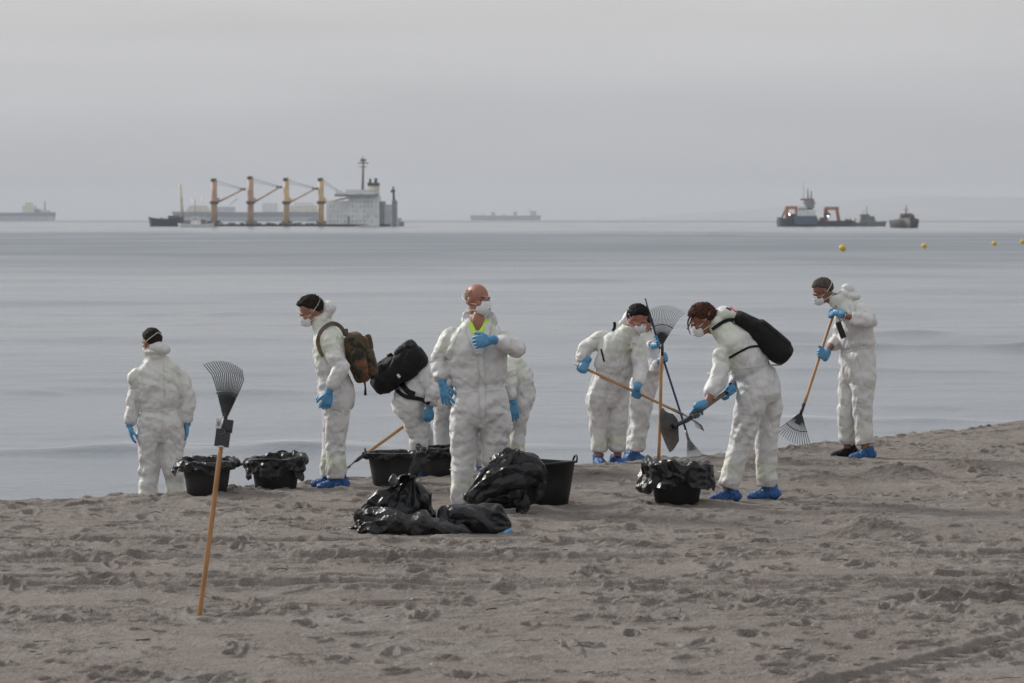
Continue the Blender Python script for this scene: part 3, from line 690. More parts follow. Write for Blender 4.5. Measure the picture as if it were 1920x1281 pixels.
def build_far():
    s = Ship('tanker', 5200, 455, 'faint blue grey tanker far behind the sunken ship', 'ship')
    s.hull('hull', 322, 596, 398, 413, 'navy', 40, (.03, .0), 1); s.hull('waterline_band', 330, 594, 407, 413.6, 'pale', 42)  # pale strip low on the hull, as on the far-left tanker
    s.box('superstructure', 545, 594, 386, 398, 'cream', 30); s.box('bridge', 552, 588, 380, 386, 'white', 26); s.box('funnel', 492, 520, 381, 398, 'white', 20); s.box('deck_tank', 405, 440, 388, 398, 'pale', 26)
    s.box('deckhouse', 350, 396, 386, 398, 'cream', 30, taper=.3); s.bar('mast', (362, 372), (362, 398), 5, 'white'); s.bar('mast', (380, 366), (380, 392), 3, 'white'); s.bar('crane', (430, 384), (445, 372), 3, 'pale')
    s = Ship('tanker', 6500, 45, 'long low tanker with a bright lit stern at the far left horizon', 'ship')
    s.hull('hull', -40, 105, 399, 412.6, 'navy', 40, (.0, .02), 1); s.hull('waterline_band', -42, 103, 405.5, 413, 'pale', 43)  # pale lower strip paints the bright mirage gap beneath the hull
    s.box('superstructure', 44, 66, 386, 399, 'cream', 26, taper=-.12); s.box('bridge', 49, 61, 380, 386, 'cream', 24); s.box('deckhouse', 66, 76, 392, 399, 'brown', 20); s.bar('foremast', (84, 377), (84, 399), 3.2, 'gry'); s.box('deckhouse', 74, 93, 394, 399, 'pale', 20)
    s = Ship('bulk_carrier', 9300, 948, 'very faint bulk carrier on the middle of the horizon', 'ship')
    s.hull('hull', 881, 1015, 404.5, 413, 'navy', 40, (.02, .02), 1)
    for x, w, y in ((925, 7, 398), (966, 7, 397), (1000, 11, 396), (905, 5, 402), (945, 5, 402)): s.box('deckhouse', x - w / 2, x + w / 2, y, 405, 'gry', 20)
    s.bar('mast', (993, 391), (993, 397), 2.2, 'gry')
def build_right():
    Y = 1560
    s = Ship('salvage_vessel', Y, 1530, 'salvage vessel with two orange gantry cranes and tall dark mast', 'ship')
    s.hull('hull', 1456, 1606, 414.5, 425, 'dk', 16, (.01, .02), .4); s.hull('forecastle', 1457, 1496, 410, 420, 'dk', 14, (.02, 0), .8)
    d = s.box('deckhouse', 1488, 1529, 405, 421, 'blue', 17); s.windows(d, 1490, 1527, 407, 413, 6, 1, 2, 2, -8.7)
    w = s.box('wheelhouse', 1494, 1511, 387, 405.5, 'white', 10, taper=.12); s.windows(w, 1495, 1510, 389, 395, 4, 1, 2.4, 3, -5.1); s.box('upper_house', 1511, 1528, 393, 405.5, 'white', 9)
    m = s.bar('mast', (1514, 352), (1516, 395), 1.6, 'gry', 0, 6); s.bar('mast', (1521, 358), (1521, 393), 2, 'gry', 0, 7); s.box('funnel', 1508, 1526, 374, 390, 'gry', 7); s.box('lamp_platform', 1501, 1524, 372.5, 376, 'red', 5); s.bar('yard', (1505, 381), (1530, 381), 1.6, 'brown', parent=m)
    s.bar('aerial', (1507, 340), (1507, 374), .8, 'gry')
    g = s.box('crane', 1473, 1497, 386.5, 392.5, 'orange', 4); s.box('leg', 1472, 1478, 391, 412, 'orange', 4, parent=g); s.box('leg', 1491, 1497, 391, 410, 'orange', 4, parent=g); s.box('machinery', 1476, 1490, 401, 412, 'dk', 6, parent=g)
    s.bar('jib', (1474, 389), (1466, 409), 3, 'brown', parent=g)
    g = s.box('crane', 1546, 1572, 388, 394, 'orange', 4); s.box('leg', 1545, 1552, 392, 418, 'red', 4, parent=g); s.bar('leg', (1569, 391), (1573, 417), 6, 'orange', 0, 7, parent=g); s.box('base', 1543, 1581, 414, 420, 'orange', 8, parent=g); s.box('cab', 1545, 1556, 399, 407, 'dk', 5, parent=g)
    for x in (1532, 1538, 1585, 1592, 1600): s.box('deck_gear', x, x + random.uniform(3, 6), 412 - random.uniform(0, 4), 416, random.choice(['cream', 'brown', 'gry', 'dk']), 6)
    lm = NT('work_lamp'); lm.set(Base_Color=(1, 1, 1, 1)); lm.b.inputs['Emission Color'].default_value = (1, .98, .94, 1); lm.b.inputs['Emission Strength'].default_value = 10
    for x, y in ((1480, 402), (1552.5, 405.5)):
        p = P(x, y, Y - 9.5); MB().ell(p, (.27, .27, .27), 10, 8).build('work_lamp', lm.m, s.root, True)
    s = Ship('patrol_boat', Y + 20, 1625, 'grey patrol boat lying behind the salvage vessel stern', 'boat')
    s.hull('hull', 1588, 1661, 418, 424.5, 'green', 8, (.0, .05), .2); s.hull('bow', 1625, 1662, 415.5, 424, 'green', 7, (0, .06), .2); c = s.box('cabin', 1610, 1642, 405.5, 418.5, 'green', 6, taper=.25); s.windows(c, 1615, 1638, 408, 412, 4, 1, 3, 2.2, -3.1); s.box('bridge', 1612, 1630, 402, 406, 'green', 5); s.bar('mast', (1625, 387), (1625, 403), 1.6, 'green'); s.bar('aerial', (1619, 393), (1619, 403), .9, 'green')
    s = Ship('tug_boat', 1330, 1700, 'black tug boat seen bow on at the right of the bay', 'boat')
    V = []; a = P(1676, 428, 1330); b = P(1724, 414, 1330); cx = (a.x + b.x) / 2; hw = (b.x - a.x) / 2; zt = b.z
    prof = [(0, 0), (.35, .55), (.7, .86), (1.1, .98), (1.8, 1.0), (3.2, .95)]
    for t, w in prof:
        y = 1330 + t * hw * 1.8 - hw * 2; z1 = zt + 1.0 * (1 - t / 2) ** 2 if t < 2 else zt
        V += [(cx - hw * w * .85, y, SEA - .8), (cx - hw * w, y, z1 - .1), (cx - hw * w * .93, y, z1 + .35), (cx + hw * w * .93, y, z1 + .35), (cx + hw * w, y, z1 - .1), (cx + hw * w * .85, y, SEA - .8)]
    mesh_obj('hull', V, gridfaces(len(prof), 6) + [tuple(range(5, -1, -1)), tuple(range(30, 36))], VM['black'], s.root)
    d = s.box('deckhouse', 1688, 1713, 406, 417, 'dk', 7); w = s.box('wheelhouse', 1693, 1709, 400, 407, 'gry', 5, taper=.1); s.windows(w, 1694, 1708, 401, 405, 4, 1, 2.4, 3, -2.6)
    s.bar('mast', (1699, 385), (1699, 401), 1.8, 'gry', 0, 2.6); s.box('funnel', 1688, 1692, 401, 409, 'red', 3); s.box('funnel', 1709, 1713, 402, 410, 'red', 3); s.bar('yard', (1694, 393), (1704, 393), 1.2, 'gry'); s.box('fender', 1681, 1719, 413.5, 415.5, 'gry', 3, -3)
    for i, (x, y, r) in enumerate(((1580, 465, 6.6), (1733, 461, 5), (1864.5, 456.5, 4.6), (1917, 453.5, 4.6))):
        d_ = (CAMH - SEA) * FPX / (y + r - HOR); p = P(x, y, d_); R = r / FPX * d_
        o = empty('buoy', (p.x, d_, SEA), ['yellow spherical buoy nearest the shore, left of the other three', 'yellow buoy second from the left, below the black tug', 'yellow buoy third from the left, on the right side', 'yellow buoy cut by the right edge of the picture'][i], 'buoy', 'yellow buoys in a line off the beach')
        MB().ell(p, (R, R, R), 20, 14).build('float', VM['yel'], o, True)
        MB().tube([(p.x, d_, SEA - .2), (p.x, d_, SEA + R * .3)], [R * .45, R * .6], 12).build('base', VM['yel'], o, True)
        MB().tube([(p.x, d_, p.z + R * .95), (p.x, d_, p.z + R * 1.25)], R * .14, 8).build('lifting_eye', VM['yel'], o, True)
build_wreck(); build_far(); build_right()
# ------------------------------------------------------------------ haze
def build_haze():
    m = bpy.data.materials.new('haze_air'); m.use_nodes = True; t = m.node_tree; t.nodes.remove(t.nodes['Principled BSDF'])
    v = t.nodes.new('ShaderNodeVolumePrincipled'); v.inputs['Color'].default_value = (.76, .785, .83, 1); v.inputs['Density'].default_value = .000095; v.inputs['Anisotropy'].default_value = 0
    t.links.new(v.outputs[0], [n for n in t.nodes if n.type == 'OUTPUT_MATERIAL'][0].inputs['Volume'])
    mb = MB().box((0, 6950, 58), (45000 * 2, 14300, 132)); o = mb.build('haze', m); tag(o, 'pale sea haze', None, None, 'stuff')
build_haze()

# ------------------------------------------------------------------ hands
def hand(center, fdir, lateral, palm, curl, parent, name='glove', mat=None, side=1, size=1.0, spread=.10, thumb=.6):
    """a hand of five fingers: fdir wrist->fingers, lateral towards the thumb, palm = the way the palm faces"""
    f = Vector(fdir).normalized(); n = Vector(palm); n = (n - f * n.dot(f)).normalized(); l = f.cross(n)
    if l.dot(Vector(lateral)) < 0: l = -l
    C = Vector(center); m = MB(); s = size
    rows = [(*(C - f * .085 * s), .031 * s, .026 * s, 0), (*(C - f * .060 * s), .029 * s, .023 * s, .0), (*(C - f * .038 * s), .034 * s, .020 * s, 0), (*C, .043 * s, .0175 * s, 0), (*(C + f * .034 * s), .043 * s, .0155 * s, 0), (*(C + f * .047 * s), .030 * s, .012 * s, 0)]
    m.add(*loft(rows, tuple(l), .008, 24, None, 1))
    m.add(*ellipsoid(C + l * .026 * s - f * .018 * s + n * .008 * s, (.019 * s, .019 * s, .019 * s), 12, 8))
    for k, (o, ln, r) in enumerate(((.033, .074, .0100), (.0115, .083, .0105), (-.0105, .077, .0100), (-.031, .060, .0088))):
        p = C + f * .036 * s + l * o * s; pts = [p - f * .02 * s, p]; a = 0; d0 = (f + l * (o * spread / .03)).normalized()
        for j, (q, cc) in enumerate(((.46, .85), (.30, 1.15), (.24, .8))):
            a += cc * curl * (1 + .10 * (k - 1.5) * .6)
            d = d0 * math.cos(a) + n * math.sin(a); p = p + d * ln * q * s; pts.append(p)
        P4, _ = spline(np.array([tuple(v) for v in pts]), .006)
        m.tube(P4, np.interp(np.linspace(0, 1, len(P4)), [0, .3, .9, 1], [r * 1.12 * s, r * 1.05 * s, r * .9 * s, r * .55 * s]), 10)
    p = C - f * .025 * s + l * .028 * s; pts = [p]
    for j, (q, a) in enumerate(((.045, .55), (.034, .55 - .35 * thumb), (.026, .55 - .7 * thumb))):
        d = (f * (1 - .35 * a) + l * a * 1.25 + n * (.30 + thumb * .45 * (j * .7 + .4))).normalized(); p = p + d * q * s; pts.append(p)
    P4, _ = spline(np.array([tuple(v) for v in pts]), .006)
    m.tube(P4, np.interp(np.linspace(0, 1, len(P4)), [0, .5, .9, 1], [.0145 * s, .012 * s, .0105 * s, .006 * s]), 10)
    V, Fc, N = remesh(m, .0042, 2)
    V = V + N * (.0012 * ridged(V, 34, 5))[:, None]
    return mesh_obj(name, V, Fc, mat or GLOVE, parent)
def grip(point, axis, wrist_from, palm_hint=None, off=.028):
    """palm centre and frame of a hand that closes round a handle through point along axis"""
    a = Vector(axis).normalized(); w = Vector(point) - Vector(wrist_from); f = (w - a * w.dot(a)).normalized()
    n = f.cross(a)
    if palm_hint is not None and n.dot(Vector(palm_hint)) < 0: n = -n
    return Vector(point) - n * off - f * .012, f, n, a

# ------------------------------------------------------------------ people
PEOPLE = []
def azv(a, tilt=0):
    a = math.radians(a); t = math.radians(tilt); return Vector((math.sin(a) * math.cos(t), math.cos(a) * math.cos(t), math.sin(t)))
def person(d):
    Y = d['Y']; g = d.get('girth', 1.0); sc = Y / FPX          # metres per photo pixel
    def J(p): return P(p[0], p[1], Y + (p[2] if len(p) > 2 else 0))
    sd_ = d['seed']
    foot_pts = {k: J(d[k]['ankle']) for k in ('legL', 'legR')}
    gx = (foot_pts['legL'] + foot_pts['legR']) / 2
    root = empty('person', (gx.x, gx.y, gz(gx.x, gx.y)), d['label'], 'person', d.get('group', 'beach cleaners in white coveralls'))
    rs = azv(d['az_sh'] + 90); rh = azv(d['az_hip'] + 90)         # the person's right-hand side
    pel, wai, che, nek = [J(d[k]) for k in ('pelvis', 'waist', 'chest', 'neck')]
    hc = J(d['head']); hf = azv(*d['face']); 
    sw = d.get('shw', .175) * g; hw = .105 * g
    S_ = MB()
    spine_dir = (wai - pel).normalized(); up2 = (nek - che).normalized()
    cro = pel - spine_dir * .13
    rows = [(*(cro - spine_dir * .02), .10 * g, .09 * g, .004), (*(cro + spine_dir * .03), .165 * g, .125 * g, .007), (*pel, .190 * g, .148 * g, .008), (*(pel.lerp(wai, .6)), .182 * g, .142 * g, .010), (*wai, .168 * g, .128 * g, .006),
            (*(wai.lerp(che, .18)), .186 * g, .142 * g, .012), (*(wai.lerp(che, .6)), .196 * g, .145 * g, .009), (*che, .205 * g, .138 * g, .007), (*(che.lerp(nek, .40)), .200 * g, .118 * g, .006), (*(che.lerp(nek, .8)), .115 * g, .085 * g, .004), (*nek, .082, .078, .004), (*(nek + up2 * .035), .080, .076, .003)]
    lat = [tuple(rh), tuple(rh), tuple(rh), tuple(rs), tuple(rs), tuple(rs)]
    tot = sum((Vector(rows[i + 1][:3]) - Vector(rows[i][:3])).length for i in range(len(rows) - 1)); dw = sum((Vector(rows[i + 1][:3]) - Vector(rows[i][:3])).length for i in range(4))
    S_.add(*loft([(*r[:5], r[5] * .5) for r in rows], lat, .011, 72, None, sd_, 4.2, 5.5, 2.3, gather=[(dw / tot, .03, .005, 23)]))
    body = MB()
    brow = [(*r[:3], r[3] * .64, r[4] * .64, 0) for r in rows[:-3]] + [(*nek, .058, .062, 0)]
    body.add(*loft(brow, lat, .03, 24))
    tints = [(che.lerp(nek, .5), .24, 1.0)]
    hems = []
    for side in 'LR':
        sg = 1 if side == 'R' else -1; L = d['leg' + side]
        hip = pel - spine_dir * .02 + rh * sg * hw; kn, an = J(L['knee']), J(L['ankle']); w = L.get('w', 1.0) * g ** .6
        lrows = [(*(hip + spine_dir * .05), .098 * w, .110 * w, .006), (*hip.lerp(kn, .16), .112 * w, .122 * w, .012), (*hip.lerp(kn, .5), .102 * w, .108 * w, .010), (*hip.lerp(kn, .85), .090 * w, .094 * w, .012), (*kn, .087 * w, .092 * w, .014),
                 (*kn.lerp(an, .25), .084 * w, .088 * w, .013), (*kn.lerp(an, .6), .081 * w, .084 * w, .010), (*kn.lerp(an, .88), .080 * w, .084 * w, .014), (*an, .070 * w, .076 * w, .006)]
        S_.add(*loft([(r[0], r[1], r[2], r[3] * .95, r[4] * .95, r[5] * .5) for r in lrows], tuple(rh), .010, 44, None, sd_ + 11 * sg, 5, 7))
        tints.append((kn.lerp(an, .55), .13, .9 if L.get('tint', 1) else 0))
        body.add(*loft([(*(hip), .07, .07, 0), (*kn, .05, .05, 0), (*an, .042, .042, 0), (*(an - Vector((0, 0, .05))), .04, .04, 0)], tuple(rh), .03, 16)); hems.append((kn, an))
        A = d['arm' + side]
        sh = che.lerp(nek, .24) + rs * sg * sw if 'shoulder' not in A else J(A['shoulder'])
        el, wr = J(A['elbow']), J(A['wrist']); cf = A.get('cuff', .97); we = el.lerp(wr, cf); w = A.get('w', 1.0) * g ** .5
        mid = sh + (el - sh) * .12
        arows = [(*(sh - (el - sh).normalized() * .0 - rs * sg * .07 - up2 * .015), .060 * w, .066 * w, .004), (*mid, .068 * w, .073 * w, .009), (*sh.lerp(el, .5), .068 * w, .070 * w, .013), (*sh.lerp(el, .85), .066 * w, .066 * w, .018), (*el, .065 * w, .064 * w, .018),
                 (*el.lerp(we, .3), .065 * w, .062 * w, .014), (*el.lerp(we, .72), .061 * w, .058 * w, .014), (*el.lerp(we, .92), .050 * w, .048 * w, .007), (*we, .038 * w, .038 * w, .003)]
        S_.add(*loft([(r[0], r[1], r[2], r[3], r[4], r[5] * .6) for r in arows], (0.05, -1, .1), .010, 40, None, sd_ + 31 + 7 * sg, 6, 8))
        tints.append((sh, .20, .8))
        body.add(*loft([(*(sh - rs * sg * .05 - up2 * .02), .035, .035, 0), (*el, .032, .032, 0), (*el.lerp(wr, .35), .036, .036, 0), (*wr, .029, .026, 0)], (0, -1, .1), .03, 16))
        A['_wr'], A['_el'] = wr, el
    for b in d.get('blobs', []):          # hood and collar folds: px, py, dy, rx, ry, rz
        S_.add(*ellipsoid(J(b[:3]), b[3:6], 24, 14, Matrix.Rotation(math.radians(b[6]) if len(b) > 6 else 0, 3, 'Y')))
    if d.get('collar', True):
        f2 = azv(d['az_sh']); S_.add(*loft([(*(nek - up2 * .04), .105, .100, .004), (*(nek + up2 * .02), .090, .088, .005), (*(nek + up2 * .05 - f2 * .012), .084, .084, .006)], tuple(rs), .01, 40, None, sd_ + 5, 7, 12))
    V, Fc, N = remesh(S_, .0085, 5, .6)
    V = V + N * (tri_folds(V, sd_) + .0012 * ridged(V, 20, sd_ + 1))[:, None]
    ti = np.zeros(len(V))
    for c, r, k in tints: ti = np.maximum(ti, k * sstep(r, r * .65, np.linalg.norm(V - np.array(c), axis=1)))
    soil = np.zeros(len(V))
    for kn, an in hems: soil = np.maximum(soil, sstep(.30, .02, np.linalg.norm(V - np.array(an), axis=1)) * .55); soil = np.maximum(soil, sstep(.13, .02, np.linalg.norm(V - np.array(kn), axis=1)) * .28)
    suit = mesh_obj('coverall', V, Fc, SUIT, root, True, {'tint': ti * d.get('tint', .5), 'soil': soil})
    # head
    M = frame_from(hf, d.get('headup', (0, 0, 1))); hs = d.get('hs', 1.0)
    HL = lambda p: hc + Vector(tuple(M @ (np.array(p) * hs)))
    def he(m, c, r, nu=24, nv=16): return m.add(*ellipsoid(tuple(HL(c)), np.array(r) * hs, nu, nv, M))
    he(body, (0, -.012, .028), (.077, .097, .090)); he(body, (0, .028, -.030), (.060, .062, .082)); he(body, (0, .050, -.082), (.036, .036, .028)); he(body, (0, .080, .010), (.052, .020, .013), 16, 10); he(body, (0, .098, -.022), (.013, .018, .026), 12, 8); he(body, (0, .108, -.036), (.015, .013, .011), 12, 8)
    for s in (-1, 1): he(body, (s * .034, .066, -.028), (.026, .026, .022), 12, 8)
    for s in (-1, 1): he(body, (s * .080, -.004, -.008), (.011, .019, .031), 12, 8)
    body.add(*loft([(*HL((0, -.020, -.03)), .058, .060, 0), (*HL((0, -.024, -.085)), .055, .058, 0), (*nek, .060, .064, 0), (*(nek - up2 * .06), .075, .075, 0)], tuple(rs), .015, 24))
    for b in d.get('skin_blobs', []): body.add(*ellipsoid(J(b[:3]), b[3:6], 16, 10))
    Vb, Fb, Nb = remesh(body, .0072, 2, .5)
    bd = mesh_obj('body', Vb, Fb, SKINS[d.get('skin', 'tan')], root)
    if not d.get('headhidden'):
        # hair
        hm = d['hair']; 
        if hm[0]:
            thick, low, front = hm[1], hm[2], hm[3]; m = MB(); nu, nv = 72, 48; Vh = []
            for i in range(nv + 1):
                ph = math.pi * i / nv
                for j in range(nu):
                    t = 2 * math.pi * j / nu; dx, dy, dz = math.sin(ph) * math.cos(t), math.sin(ph) * math.sin(t), math.cos(ph)
                    # covers crown, sides behind the ears and nape down to 'low'; the hairline in front is at 'front'
                    fr = max(dy, 0); line = float(np.interp(dy, [-1, -.4, -.08, .18, .52, 1], [-.85, -.80, low + .15, low + .28, front, front + .08]))
                    k = min(1, max(0, (dz - line) / .22)); k = k * k * (3 - 2 * k)
                    if hm[0] == 'stubble': k *= min(1, max(0, (.62 - dz + max(0, -dy) * .2) / .15)) * (1 if dy < .45 else max(0, 1 - (dy - .45) / .1))
                    ns = float(noise3(np.array([dx * 7]), np.array([dy * 7]), np.array([dz * 7]), sd_)[0]); ns2 = float(noise3(np.array([dx * 20]), np.array([dy * 20]), np.array([dz * 9]), sd_)[0])
                    rr = 1 + (k * (thick * (1 + .55 * ns + .75 * ns2 + (hm[4] if len(hm) > 4 else 0) * max(0, dy) * max(0, dz))) - (1 - k) * .012) / .088
                    Vh.append(HL((dx * .079 * rr, dy * .099 * rr - .012, dz * .092 * rr + .028)))
            mesh_obj('hair', [tuple(v) for v in Vh], [tuple(reversed(f)) for f in gridfaces(nv + 1, nu)], HAIRS[hm[0]], root)
        for st in d.get('strands', []):
            pts = [J(p) for p in st]; PP, _ = spline(np.array([tuple(p) for p in pts]), .01); MB().tube(PP, np.linspace(.010, .003, len(PP)), 6).build('hair_strand', HAIRS[hm[0]], root, True)
        # respirator with two straps
        m = MB(); nu, nv = 28, 12; Vm = []
        for i in range(nv + 1):
            a = i / nv
            for j in range(nu):
                t = 2 * math.pi * j / nu; rr = math.sin(a * math.pi / 2) ** .8; z = math.cos(a * math.pi / 2) ** .75
                Vm.append(HL((rr * .056 * math.cos(t) * (1 - .12 * math.sin(t)), .062 + z * .066 - .018 * rr * abs(math.cos(t)) ** 2, -.054 + rr * .058 * math.sin(t) + .004 * z)))
        for j in range(nu): Vm.append(HL((0, .07, -.054)))
        mk = mesh_obj('face_mask', [tuple(v) for v in Vm], [tuple(reversed(f)) for f in gridfaces(nv + 2, nu)], MASKM, root)
        MB().ell(HL((.0, .127, -.062)), (.0135 * hs, .008 * hs, .0125 * hs), 14, 8, M).build('valve', ELASTIC, mk, True)
        MB().ell(HL((.0, .1345, -.062)), (.006 * hs, .003 * hs, .0035 * hs), 10, 6, M).build('valve_slot', TUB, mk, True)
        MB().tube([HL((x, .112 - 8.5 * x * x, -.004 - 2.5 * x * x)) for x in np.linspace(-.028, .028, 9)], .0028 * hs, 6).build('nose_clip', TSTEEL, mk, True)
        for (z0, z1, rr) in ((-.032, .070, 1.13), (-.072, -.062, 1.08)):
            for s in (-1, 1):
                pts = [(s * .050, .062, z0)]
                for q in np.linspace(.12, 1, 12):
                    a = math.pi * .5 * (1 - q) + .42 * (1 - q); z = z0 + (z1 - z0) * q; zz = (z - .028) / .095; k = math.sqrt(max(.12, 1 - zz * zz)) if z1 > 0 else (.86 - .12 * q)
                    pts.append((s * math.cos(math.pi / 2 * q - .35 * (1 - q)) * .082 * rr * k, -.012 - math.sin(math.pi / 2 * q - .35 * (1 - q)) * .103 * rr * k, z))
                PP, _ = spline(np.array([tuple(HL(p)) for p in pts]), .01); MB().tube(PP, .0032 * hs, 6).build('strap', ELASTIC, mk, True)
        for s in (-1, 1):
            MB().ell(HL((s * .031, .079, -.003)), (.0085 * hs, .006 * hs, .0035 * hs), 12, 8, M).build('eye', DARK, root, True)
            MB().tube([HL((s * (.016 + .034 * q), .099 - .020 * q * q, .014 + .006 * math.sin(q * 2.6))) for q in np.linspace(0, 1, 6)], [.002 * hs, .003 * hs, .003 * hs, .0028 * hs, .002 * hs, .001 * hs], 6).build('eyebrow', HAIRS['dark' if d.get('brow', 1) else 'stubble'], root, True)
    # hands
    for side in 'LR':
        A = d['arm' + side]; wr, el = A['_wr'], A['_el']; sg = 1 if side == 'R' else -1
        if A.get('nohand'): continue
        if 'grip' in A:
            q = A['grip']; c, f, n, a = grip(q[0], q[1], wr, q[2] if len(q) > 2 else None); cur = A.get('curl', 1.15)
            hand(c, f, a if A.get('thumbup', 1) else -a, n, cur, root, side=sg, spread=.02, thumb=1.0, size=A.get('hs', 1.05)); hcen = c
        else:
            f = (J(A['hand']) - wr); f = f.normalized(); c = wr + f * .075; n = Vector(A.get('palm', tuple(-rs * sg)))
            lat_ = Vector(A.get('thumb', tuple(azv(d['az_sh'])))); hand(c, f, lat_, n, A.get('curl', .28), root, side=sg, size=A.get('hs', 1.05), spread=A.get('spread', .14)); hcen = c
        # rolled glove cuff over the wrist
        hb = hcen - f * .075; m = MB(); fr = el.lerp(wr, .86)
        m.add(*loft([(*(hcen - f * .045), .033, .027, .001), (*hb, .034, .030, .002), (*hb.lerp(fr, .55), .037, .034, .003), (*hb.lerp(fr, .75), .035, .033, .001)], tuple((el - wr).cross(Vector((0, 1, .2)))), .005, 24, None, sd_, 12, 30))
        mesh_obj('glove_cuff', *m.arr(), GLOVE, root)
    # shoe covers
    for side in 'LR':
        L = d['leg' + side]; an = J(L['ankle']); a = L.get('foot', d['az_hip']); f = azv(a); r = azv(a + 90); z0 = gz(an.x, an.y) - .022
        if L.get('sole') is not None: z0 = L['sole']
        b = Vector((an.x, an.y, z0)); m = MB(); k = L.get('cover', True)
        rows = [(-.100, .030, .028), (-.08, .048, .038), (-.03, .056, .041), (.03, .050, .046), (.08, .040, .050), (.13, .033, .048), (.160, .024, .032)]
        m.add(*loft([(*(b + f * x + Vector((0, 0, h))), w, h, .003 if k else .001) for x, h, w in rows], tuple(r), .01, 36, None, sd_ + 3, 9, 22))
        m.add(*loft([(*(b - f * .035 + Vector((0, 0, .03))), .045, .062, .003), (*(b - f * .03 + Vector((0, 0, .085))), .046, .060, .006), (*(b - f * .02 + Vector((0, 0, .125 if k else .10))), .050, .058, .008)], tuple(r), .008, 32, None, sd_ + 8, 14, 22))
        V, Fc, N = remesh(m, .0075, 1); V = V + N * ((.0025 if k else .0008) * ridged(V, 24, sd_, (1, 1, .6)))[:, None]
        V[:, 2] = np.maximum(V[:, 2], z0 - .01)
        mesh_obj('shoe_cover' if k else 'shoe', V, Fc, COVER if k else BLACKF, root)
    d['_root'] = root; d['_suit'] = suit; d['_body'] = bd; d['J'] = J; d['_bvh'] = bvh_of([suit]); PEOPLE.append(d)
    return d
def seams(d, lines, w=.006):
    for ln in lines: drape('seam', ln, w, d['_bvh'], d['Y'], SEAMM, d['_root'], .002, .0025)

# ---- handles that hands close on (two photo points with their distances)
TOOL = dict(J=((1574, 556, 31.35), (1504, 768, 31.0)), G=((1078, 682, 30.75), (1270, 772, 30.35)), H=((1209, 560, 31.2), (1291, 830, 30.9)), I=((1372, 728, 26.3), (1288, 788, 26.0)), M=((1262, 590, 30.0), (1235, 857, 30.0)), C=((800, 772, 29.2), (668, 864, 28.9)))
def tpt(k, px, py):
    a, b = TOOL[k]; A_, B_ = P(*a[:2], a[2]), P(*b[:2], b[2]); t = ((px - a[0]) * (b[0] - a[0]) + (py - a[1]) * (b[1] - a[1])) / ((b[0] - a[0]) ** 2 + (b[1] - a[1]) ** 2)
    return A_.lerp(B_, t), (A_ - B_).normalized()

pA = person(dict(seed=1, Y=30.7, label='person in white coverall seen from behind, hood down, left of everyone else', az_sh=-8, az_hip=-5, pelvis=(302, 800), waist=(300, 768), chest=(298, 712), neck=(291, 665), head=(284, 641), face=(318, -12), girth=1.06, shw=.185,
    legL=dict(knee=(280, 868), ankle=(276, 952), w=1.12), legR=dict(knee=(322, 866), ankle=(336, 950, .05), w=1.12),
    armL=dict(elbow=(253, 742), wrist=(243, 795, -.05), hand=(247, 822, -.05), palm=(1, .2, 0), thumb=(.3, -1, 0), cuff=1.0), armR=dict(elbow=(352, 742), wrist=(351, 793), hand=(350, 818), cuff=1.0),
    blobs=[(297, 652, -.06, .095, .07, .055, 12), (306, 656, -.06, .07, .06, .05), (290, 660, -.03, .09, .08, .03)], hair=('dark', .012, -.42, .35), skin='tan', tint=.35))
seams(pA, [[(306, 674), (307, 720), (309, 765)], [(262, 690), (268, 715), (270, 745)], [(336, 690), (333, 715), (334, 745)], [(268, 860), (292, 862)], [(306, 862), (334, 858)], [(306, 775), (304, 800), (298, 830)]])
drape('waistband', [(266, 768), (300, 771), (332, 767)], .012, pA['_bvh'], 30.7, SEAMM, pA['_root'], .001, .006)
pA['fl'] = 1
pB = person(dict(seed=2, Y=27.8, label='person looking down with a camouflage backpack, standing between the bin and the bent worker', az_sh=268, az_hip=268, pelvis=(632, 738), waist=(624, 703), chest=(617, 648), neck=(606, 607), head=(583, 583), face=(266, -30), girth=1.0, shw=.17,
    legL=dict(knee=(629, 822, -.06), ankle=(630, 897, -.06), foot=262), legR=dict(knee=(624, 822, .16), ankle=(618, 895, .16), foot=262),
    armL=dict(elbow=(640, 690, -.27), wrist=(618, 732, -.30), hand=(611, 762, -.30), palm=(-.2, 1, 0), thumb=(-1, 0, 0), curl=.5), armR=dict(elbow=(640, 685, .27), wrist=(615, 725, .28), hand=(610, 752, .28)),
    blobs=[(617, 578, 0, .062, .072, .068, -20), (611, 592, 0, .06, .075, .05), (604, 600, -.01, .07, .085, .055)], hair=('dark', .017, -.38, .42, .7), skin='tan', tint=.75))
seams(pB, [[(605, 860), (628, 863), (648, 858)], [(610, 770), (632, 766), (652, 772)], [(604, 650), (612, 680), (616, 700)]])
drape('waistband', [(592, 716), (612, 712)], .012, pB['_bvh'], 27.8, SEAMM, pB['_root'], .001, .005)

